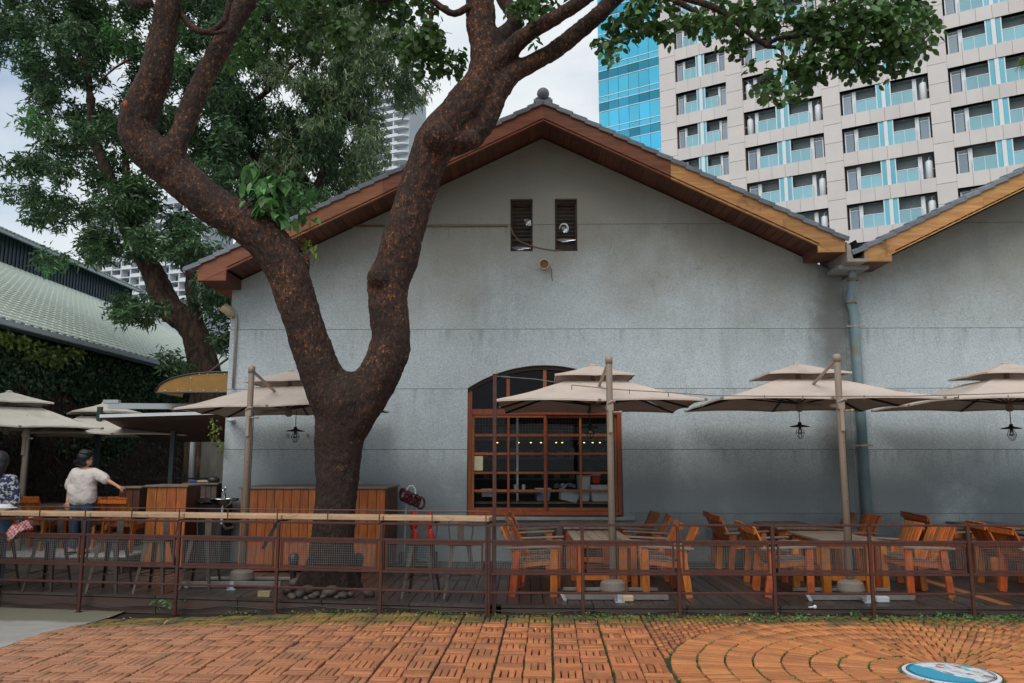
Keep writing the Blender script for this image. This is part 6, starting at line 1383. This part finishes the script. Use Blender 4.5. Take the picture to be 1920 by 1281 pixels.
# ------------------------------------------------------------------ APARTMENT TOWER (right)
def tower():
    ang = -(math.pi / 2 - R(59.33)) + YAW; c, s = math.cos(YAW), math.sin(YAW); o = Vector((0 * c - 80.09 * s, 80.09 * c, 0))
    rt = root('apartment_tower', o, 'tall beige apartment tower with aqua balconies and a blue glass flank behind the right roof', 'building', rz=ang)
    def B(nm, m, mt, par=None, **k): return m.build(nm, mt, par or rt, world=False, **k)
    zt_ = lambda j: 39.05 - 3.3 * j; OH = 2.15
    bays = [(17.884, 22.627), (24.074, 30.707), (32.113, 38.757), (40.153, 46.80), (48.2, 54.8)]
    piers = [(16.34, 17.884), (22.627, 24.074), (30.707, 32.113), (38.757, 40.153), (46.80, 48.2), (54.8, 56.5)]
    rows = range(-4, 8)
    ztop = zt_(-4) + 2.2; zbot = zt_(7) - 3.3
    B('core', MB().box(((16.34 + 56.5) / 2, 9.7, 30), (40.1, 16, 62)), M_recess)
    B('base_wall', MB().box(((16.34 + 56.5) / 2, .9, zbot / 2), (40.1, 1.6, zbot)), M_towerclad)
    B('top_wall', MB().box(((16.34 + 56.5) / 2, .9, (ztop + 61) / 2), (40.1, 1.6, 61 - ztop)), M_towerclad)
    # piers: joint backing + panels
    pp = {}
    for x0, x1 in piers:
        B('pier_core', MB().box(((x0 + x1) / 2, .86, (zbot + ztop) / 2), (x1 - x0, 1.56, ztop - zbot)), M_towerjoint)
        w = x1 - x0; key = round(w, 2)
        if key not in pp: me = MB().box((0, 0, 0), (w - .0, .10, 1.615)).mesh('pier_panel'); me.materials.append(M_towerclad); pp[key] = me
        k = 0; z = ztop - .82
        while z > zbot: inst(pp[key], 'pier_panel', rt, ((x0 + x1) / 2, .03, z)); z -= 1.65
        # return strip beside the pier
        for xx in (x0 + .12, x1 - .12): pass
    sp = {}; dm = {}
    def shared(key, fn, m):
        if key not in dm: me = fn().mesh(key[0]); me.materials.append(m); dm[key] = me
        return dm[key]
    tanks = {(1, 'L', 1), (1, 'L', 2), (1, 'R', 2), (1, 'R', 4), (1, 'R', 5), (2, 'R', 1), (2, 'R', 2), (2, 'R', 4), (2, 'R', 5), (0, 'L', 5), (1, 'R', 0), (2, 'L', 6)}
    plain = {(1, 3), (2, 3), (3, 2), (2, 0), (1, 5)}    # balconies with dark striped windows (curtains elsewhere)
    for bi, (x0, x1) in enumerate(bays):
        w = x1 - x0
        for j in rows:
            T = zt_(j); Bt = T - OH
            # spandrel panels
            B('spandrel_core', MB().box(((x0 + x1) / 2, .30, Bt - .575), (w, .5, 1.15)), M_towerjoint)
            n = 6 if w > 6 else 4; pw = w / n; me = shared(('cladding_panel', round(pw, 2)), lambda: MB().box((0, 0, 0), (pw - .02, .06, 1.15)), M_towerclad)
            if bi < 4:
                for k in range(n): inst(me, 'cladding_panel', rt, (x0 + (k + .5) * pw, .03, Bt - .575))
            else: B('cladding_strip', MB().box(((x0 + x1) / 2, .03, Bt - .575), (w, .06, 1.15)), M_towerclad)
            # balcony slab top/ceiling
            B('slab', MB().box(((x0 + x1) / 2, 1.1, Bt - .45), (w, 1.1, .9)), M_recess)
            for sd_, sn in ((0, 'L'), (1, 'R')):
                def X(f): return x0 + f * w if sd_ == 0 else x1 - f * w
                def bx(f0, f1, ya, yb, za, zb): a, b = sorted((X(f0), X(f1))); return MB().box(((a + b) / 2, (ya + yb) / 2, (za + zb) / 2), (b - a, yb - ya, zb - za))
                bal = B('balcony', bx(.02, .42, 1.18, 1.24, Bt, T), M_recess)
                # back glazing
                B('window', bx(.17, .41, 1.12, 1.16, Bt + .1, T - .62), M_darkglass, bal)
                if (bi, j) in plain:
                    for q in (.45, .9, 1.25): B('window_bar', bx(.17, .41, 1.08, 1.12, Bt + q, Bt + q + .06), M_whitepaint, bal)
                else: B('curtain', bx(.18, .30 if (bi + j) % 2 else .26, 1.09, 1.11, Bt + .1, T - .68), M_curt, bal); B('window_bar', bx(.285, .30, 1.07, 1.11, Bt + .1, T - .62), M_greydoor, bal)
                if (bi, sn, j) in tanks:
                    tk = MB(); tk.lathe((X(.065), .55, Bt), [(.20, .05), (.27, .12), (.27, 1.5), (.20, 1.62), (.05, 1.66)], 14); B('water_heater', tk, M_whitepaint, bal, sm=True)
                    tk = MB(); tk.tube([(X(.065), .55, Bt + 1.6), (X(.065), .5, Bt + 1.85), (X(.045), .45, Bt + 1.95)], .04, 6); tk.box((X(.02), .5, Bt + .9), (.3, .05, .04)); B('heater_pipe', tk, M_whitepaint, bal)
                    B('door', bx(.03, .12, .95, 1.0, Bt, T - .35), M_greydoor, bal)
                else:
                    B('door', bx(.035, .125, .42, .46, Bt + .02, T - .52), M_greydoor, bal); B('transom', bx(.035, .125, .43, .47, T - .46, T - .26), M_darkglass, bal)
                    B('door_frame', bx(.022, .035, .40, .48, Bt, T - .22), M_whitepaint, bal); B('door_head', bx(.035, .13, .40, .48, T - .26, T - .22), M_whitepaint, bal); B('door_rail', bx(.035, .13, .40, .47, T - .52, T - .465), M_whitepaint, bal)
                B('column', bx(.135, .18, .40, .68, Bt, T - .12), M_whitepaint, bal)
                gl = B('balustrade', bx(.18, .415, .15, .17, Bt + .02, Bt + 1.06), M_balglass, bal); 
                B('handrail', bx(.175, .415, .13, .19, Bt + 1.06, Bt + 1.11), M_whitepaint, bal); B('baluster', bx(.172, .18, .13, .19, Bt, Bt + 1.08), M_whitepaint, bal); B('baluster', bx(.295, .30, .13, .16, Bt, Bt + 1.06), M_whitepaint, bal)
                ret = MB(); a = X(.176); ret.box((a, .30, Bt + 1.085), (.05, .3, .05)); B('handrail', ret, M_whitepaint, bal)
                B('blue_panel', bx(.428, .475, .10, .16, Bt + .01, T), M_bluepanel, bal); B('panel_edge', bx(.415, .428, .08, .20, Bt + .01, T), M_whitepaint, bal)
                if (bi + 2 * j + sd_) % 3 == 0: B('ceiling_light', bx(.29, .31, .7, .8, T - .03, T - .005), M_whitepaint, bal)
            B('white_strip', MB().box(((x0 + x1) / 2, .12, T - OH / 2), (.30, .14, OH)), M_whitepaint)
            B('ceiling', MB().box(((x0 + x1) / 2, .85, T + .02), (w, 1.5, .04)), M_recess)
        # potted plant on one balcony
    b = MB(); P = nrg.normal(0, .22, (160, 3)) + np.array([44.5 + .6, .1, zt_(2) - OH + 1.35]); V, F = leaves(P, .2, .06, 4); pr = big_mesh('balcony_plant', V, F, M_leafY, rt, world=False, kind='stuff')
    # curtain wall flank
    u0, u1 = 9.95, 16.33; n = 6; w = (u1 - u0) / n
    for j in range(-5, 8):
        T = zt_(j)
        for k in range(n):
            for (nm, a, b_, m) in (('glass_pane', T - 1.72, T, M_curtain), ('glass_pane', T - 2.33, T - 1.75, M_curtain), ('spandrel_pane', T - 3.28, T - 2.36, M_curtaind)):
                h = b_ - a; me = shared((nm, round(h, 2)), lambda: MB().box((0, 0, 0), (w - .03, .05, h)), m); 
                inst(me, nm, rt, (u0 + (k + .5) * w, .12, (a + b_) / 2), (rng.gauss(0, .012), 0, rng.gauss(0, .014)))
        for zz in (T + .0, T - 1.735, T - 2.345): B('transom_bar', MB().box(((u0 + u1) / 2, .09, zz), (u1 - u0, .08, .07)), M_whitepaint)
    B('curtain_core', MB().box(((u0 + u1) / 2, 8.2, 30), (u1 - u0 - .02, 16, 62)), M_curtaind)
    B('cornice', MB().box(((u0 + u1) / 2 + 1, -.1, zt_(-1) + .6), (u1 - u0 + 2, .5, .22)), M_fargrey)
tower()

# ------------------------------------------------------------------ FAR WHITE TOWERS
def slab_tower(o, rz, w, z0, z1, fh, bay, label, depth=2.2, rounded=False):
    rt = root('white_apartment_tower', o, label, 'building', rz=rz); n = int((z1 - z0) / fh); B = lambda nm, m, mt: m.build(nm, mt, rt, world=False)
    B('core', MB().box((w / 2, depth + 6, (z1 + 0) / 2), (w, 12, z1)), M_fargrey)
    for k in range(n + 1):
        z = z0 + k * fh
        if rounded:
            pts = [(0, depth, z), (0, 0, z)] + [(w - 2.6 + 2.6 * math.sin(a), 2.6 - 2.6 * math.cos(a), z) for a in [R(15 * q) for q in range(9)]] + [(w, depth + 4, z), (0, depth + 4, z)]
            B('balcony_slab', MB().prism(pts, (0, 0, .55)), M_farwhite)
            B('parapet', MB().prism([(0, 0, z + .55), (w - 3.6, 0, z + .55), (w - 3.6, .15, z + .55), (0, .15, z + .55)], (0, 0, .55)), M_farwhite)
        else: B('balcony_slab', MB().box((w / 2, depth / 2, z), (w, depth, .35)), M_farwhite)
        if k < n:
            nb = int(w / bay)
            for q in range(nb + 1): B('fin', MB().box((min(w - .2, q * bay), depth / 2 + .05, z + fh / 2), (.35, depth - .1, fh - .35)), M_farwhite)
            for q in range(nb):
                if (q + k) % 2 == 0: B('rail_panel', MB().box(((q + .5) * bay, .2, z + .7), (bay - .4, .12, 1.0)), M_farwhite)
                B('window', MB().box(((q + .5) * bay, depth - .05, z + fh / 2), (bay * .5, .1, fh * .6)), M_darkglass)
q = at(738, 300, 280); slab_tower((q.x - 16, 280, 0), R(-22), 23.5, at(740, 330, 280).z, at(740, 193, 280).z, 3.05, 6, 'slender white tower with rounded balcony ends between the tree and the roof', rounded=True)
q = at(112, 480, 260); slab_tower((q.x, 275, 0), R(-18), 52, at(150, 560, 260).z, at(150, 360, 260).z, 3.1, 4.2, 'white gridded tower glimpsed through the leaves above the green roof')

# ------------------------------------------------------------------ WEEDS, LITTER
def weeds():
    n = 15000; x = nrg.uniform(.0, 9, n); w = .5 + .5 * np.sin(x * 2.1) * np.sin(x * .9 + 1); dens = np.clip((x - .2) / 2.2, 0, 1)
    y = 9.46 - np.abs(nrg.normal(0, .17, n)) * (.7 + .6 * w) ; keep = nrg.random(n) < dens * (.12 + .88 * w ** 3) * (.35 + .65 * (np.sin(x * 9.7) + np.sin(x * 23.1) > -.2)) * .8; P = np.stack([x, y, nrg.uniform(.0, .022, n) * (.6 + w)], 1)[keep]
    V, F = leaves(P, .034, .024, 4, -.3, .4, .7); tag(big_mesh('ground_weeds', V, F, M_weed), kind='stuff')
    n = 900; x = nrg.uniform(-3.6, .4, n); y = 9.45 - np.abs(nrg.normal(0, .06, n)) + np.maximum(0, -x - .4) * .13; P = np.stack([x, y, nrg.uniform(-.02, .03, n) + np.array([gz(a, b) for a, b in zip(x, y)])], 1)
    P = P[nrg.random(n) < (.25 + .75 * (np.sin(P[:, 0] * 5) > .2))]; V, F = leaves(P, .03, .02, 4, -.2, .4, .7); tag(big_mesh('sparse_weeds', V, F, M_weed), kind='stuff')
    # taller seedlings
    for k, (a, b, h, nl, lb) in enumerate(((1785, 1150, .16, 12, 'taller seedling with pointed leaves at the deck edge near the right fence post'), (1605, 1160, .09, 9, 'round leafed seedling left of the fence post below the drainpipe'), (1838, 1152, .11, 22, 'bushy seedling at the foot of the rightmost fence post'), (312, 1143, .12, 34, 'ferny tuft against the deck skirt left of a fence post'), (1500, 1155, .08, 9, 'small pale seedling under the middle of the railing'))):
        q = on(a, b, 0); rt = root('seedling', (q.x, q.y, 0), lb, 'seedling'); m = MB()
        for s in range(3): m.tube([(0, 0, -.01), (rng.uniform(-.03, .03), rng.uniform(-.02, .02), h * .6), (rng.uniform(-.06, .06), rng.uniform(-.03, .03), h)], .0025, 4)
        m.build('stem', M_weed, rt, world=False); P = np.stack([nrg.normal(0, .035 if k != 3 else .1, nl), nrg.normal(0, .03, nl), nrg.uniform(.2, 1, nl) * h], 1); V, F = leaves(P, .06 if k != 3 else .05, .028, 4, .1); big_mesh('leaves', V, F, M_weed, rt, world=False, kind='stuff')
    n = 70; x = nrg.uniform(-5, 6, n); y = 9.4 - np.abs(nrg.normal(0, .5, n)); y = np.where(x < -.4, y + (-x - .4) * .1, y)
    P = np.stack([x, y, np.array([gz(a, b) for a, b in zip(x, y)]) + .012], 1); V, F = leaves(P, .055, .032, 6, 0, .4, .93); tag(big_mesh('fallen_leaves', V, F, mat('dry_leaf', (.55, .38, .13), (.38, .2, .07), scale=20, rough=.7, island=.5)), kind='stuff')
    # moss cushions in the joints of the ring and weave
    n = 9000; k = nrg.integers(0, CN + 1, n); a = nrg.uniform(0, 2 * np.pi, n); r = CR0 + k * CRS + nrg.normal(0, .007, n); x = CC.x + r * np.cos(a); y = CC.y + r * np.sin(a); nz = np.sin(a * 7 + k) + np.sin(a * 17 + 2 * k)
    keep = (nz > .1) & (y < 9.5); P = np.stack([x, y, np.full(n, -.004)], 1)[keep]; V, F = leaves(P, .016, .012, 4, -.4, .5, .6); tag(big_mesh('joint_moss', V, F, M_weed), kind='stuff')
weeds()
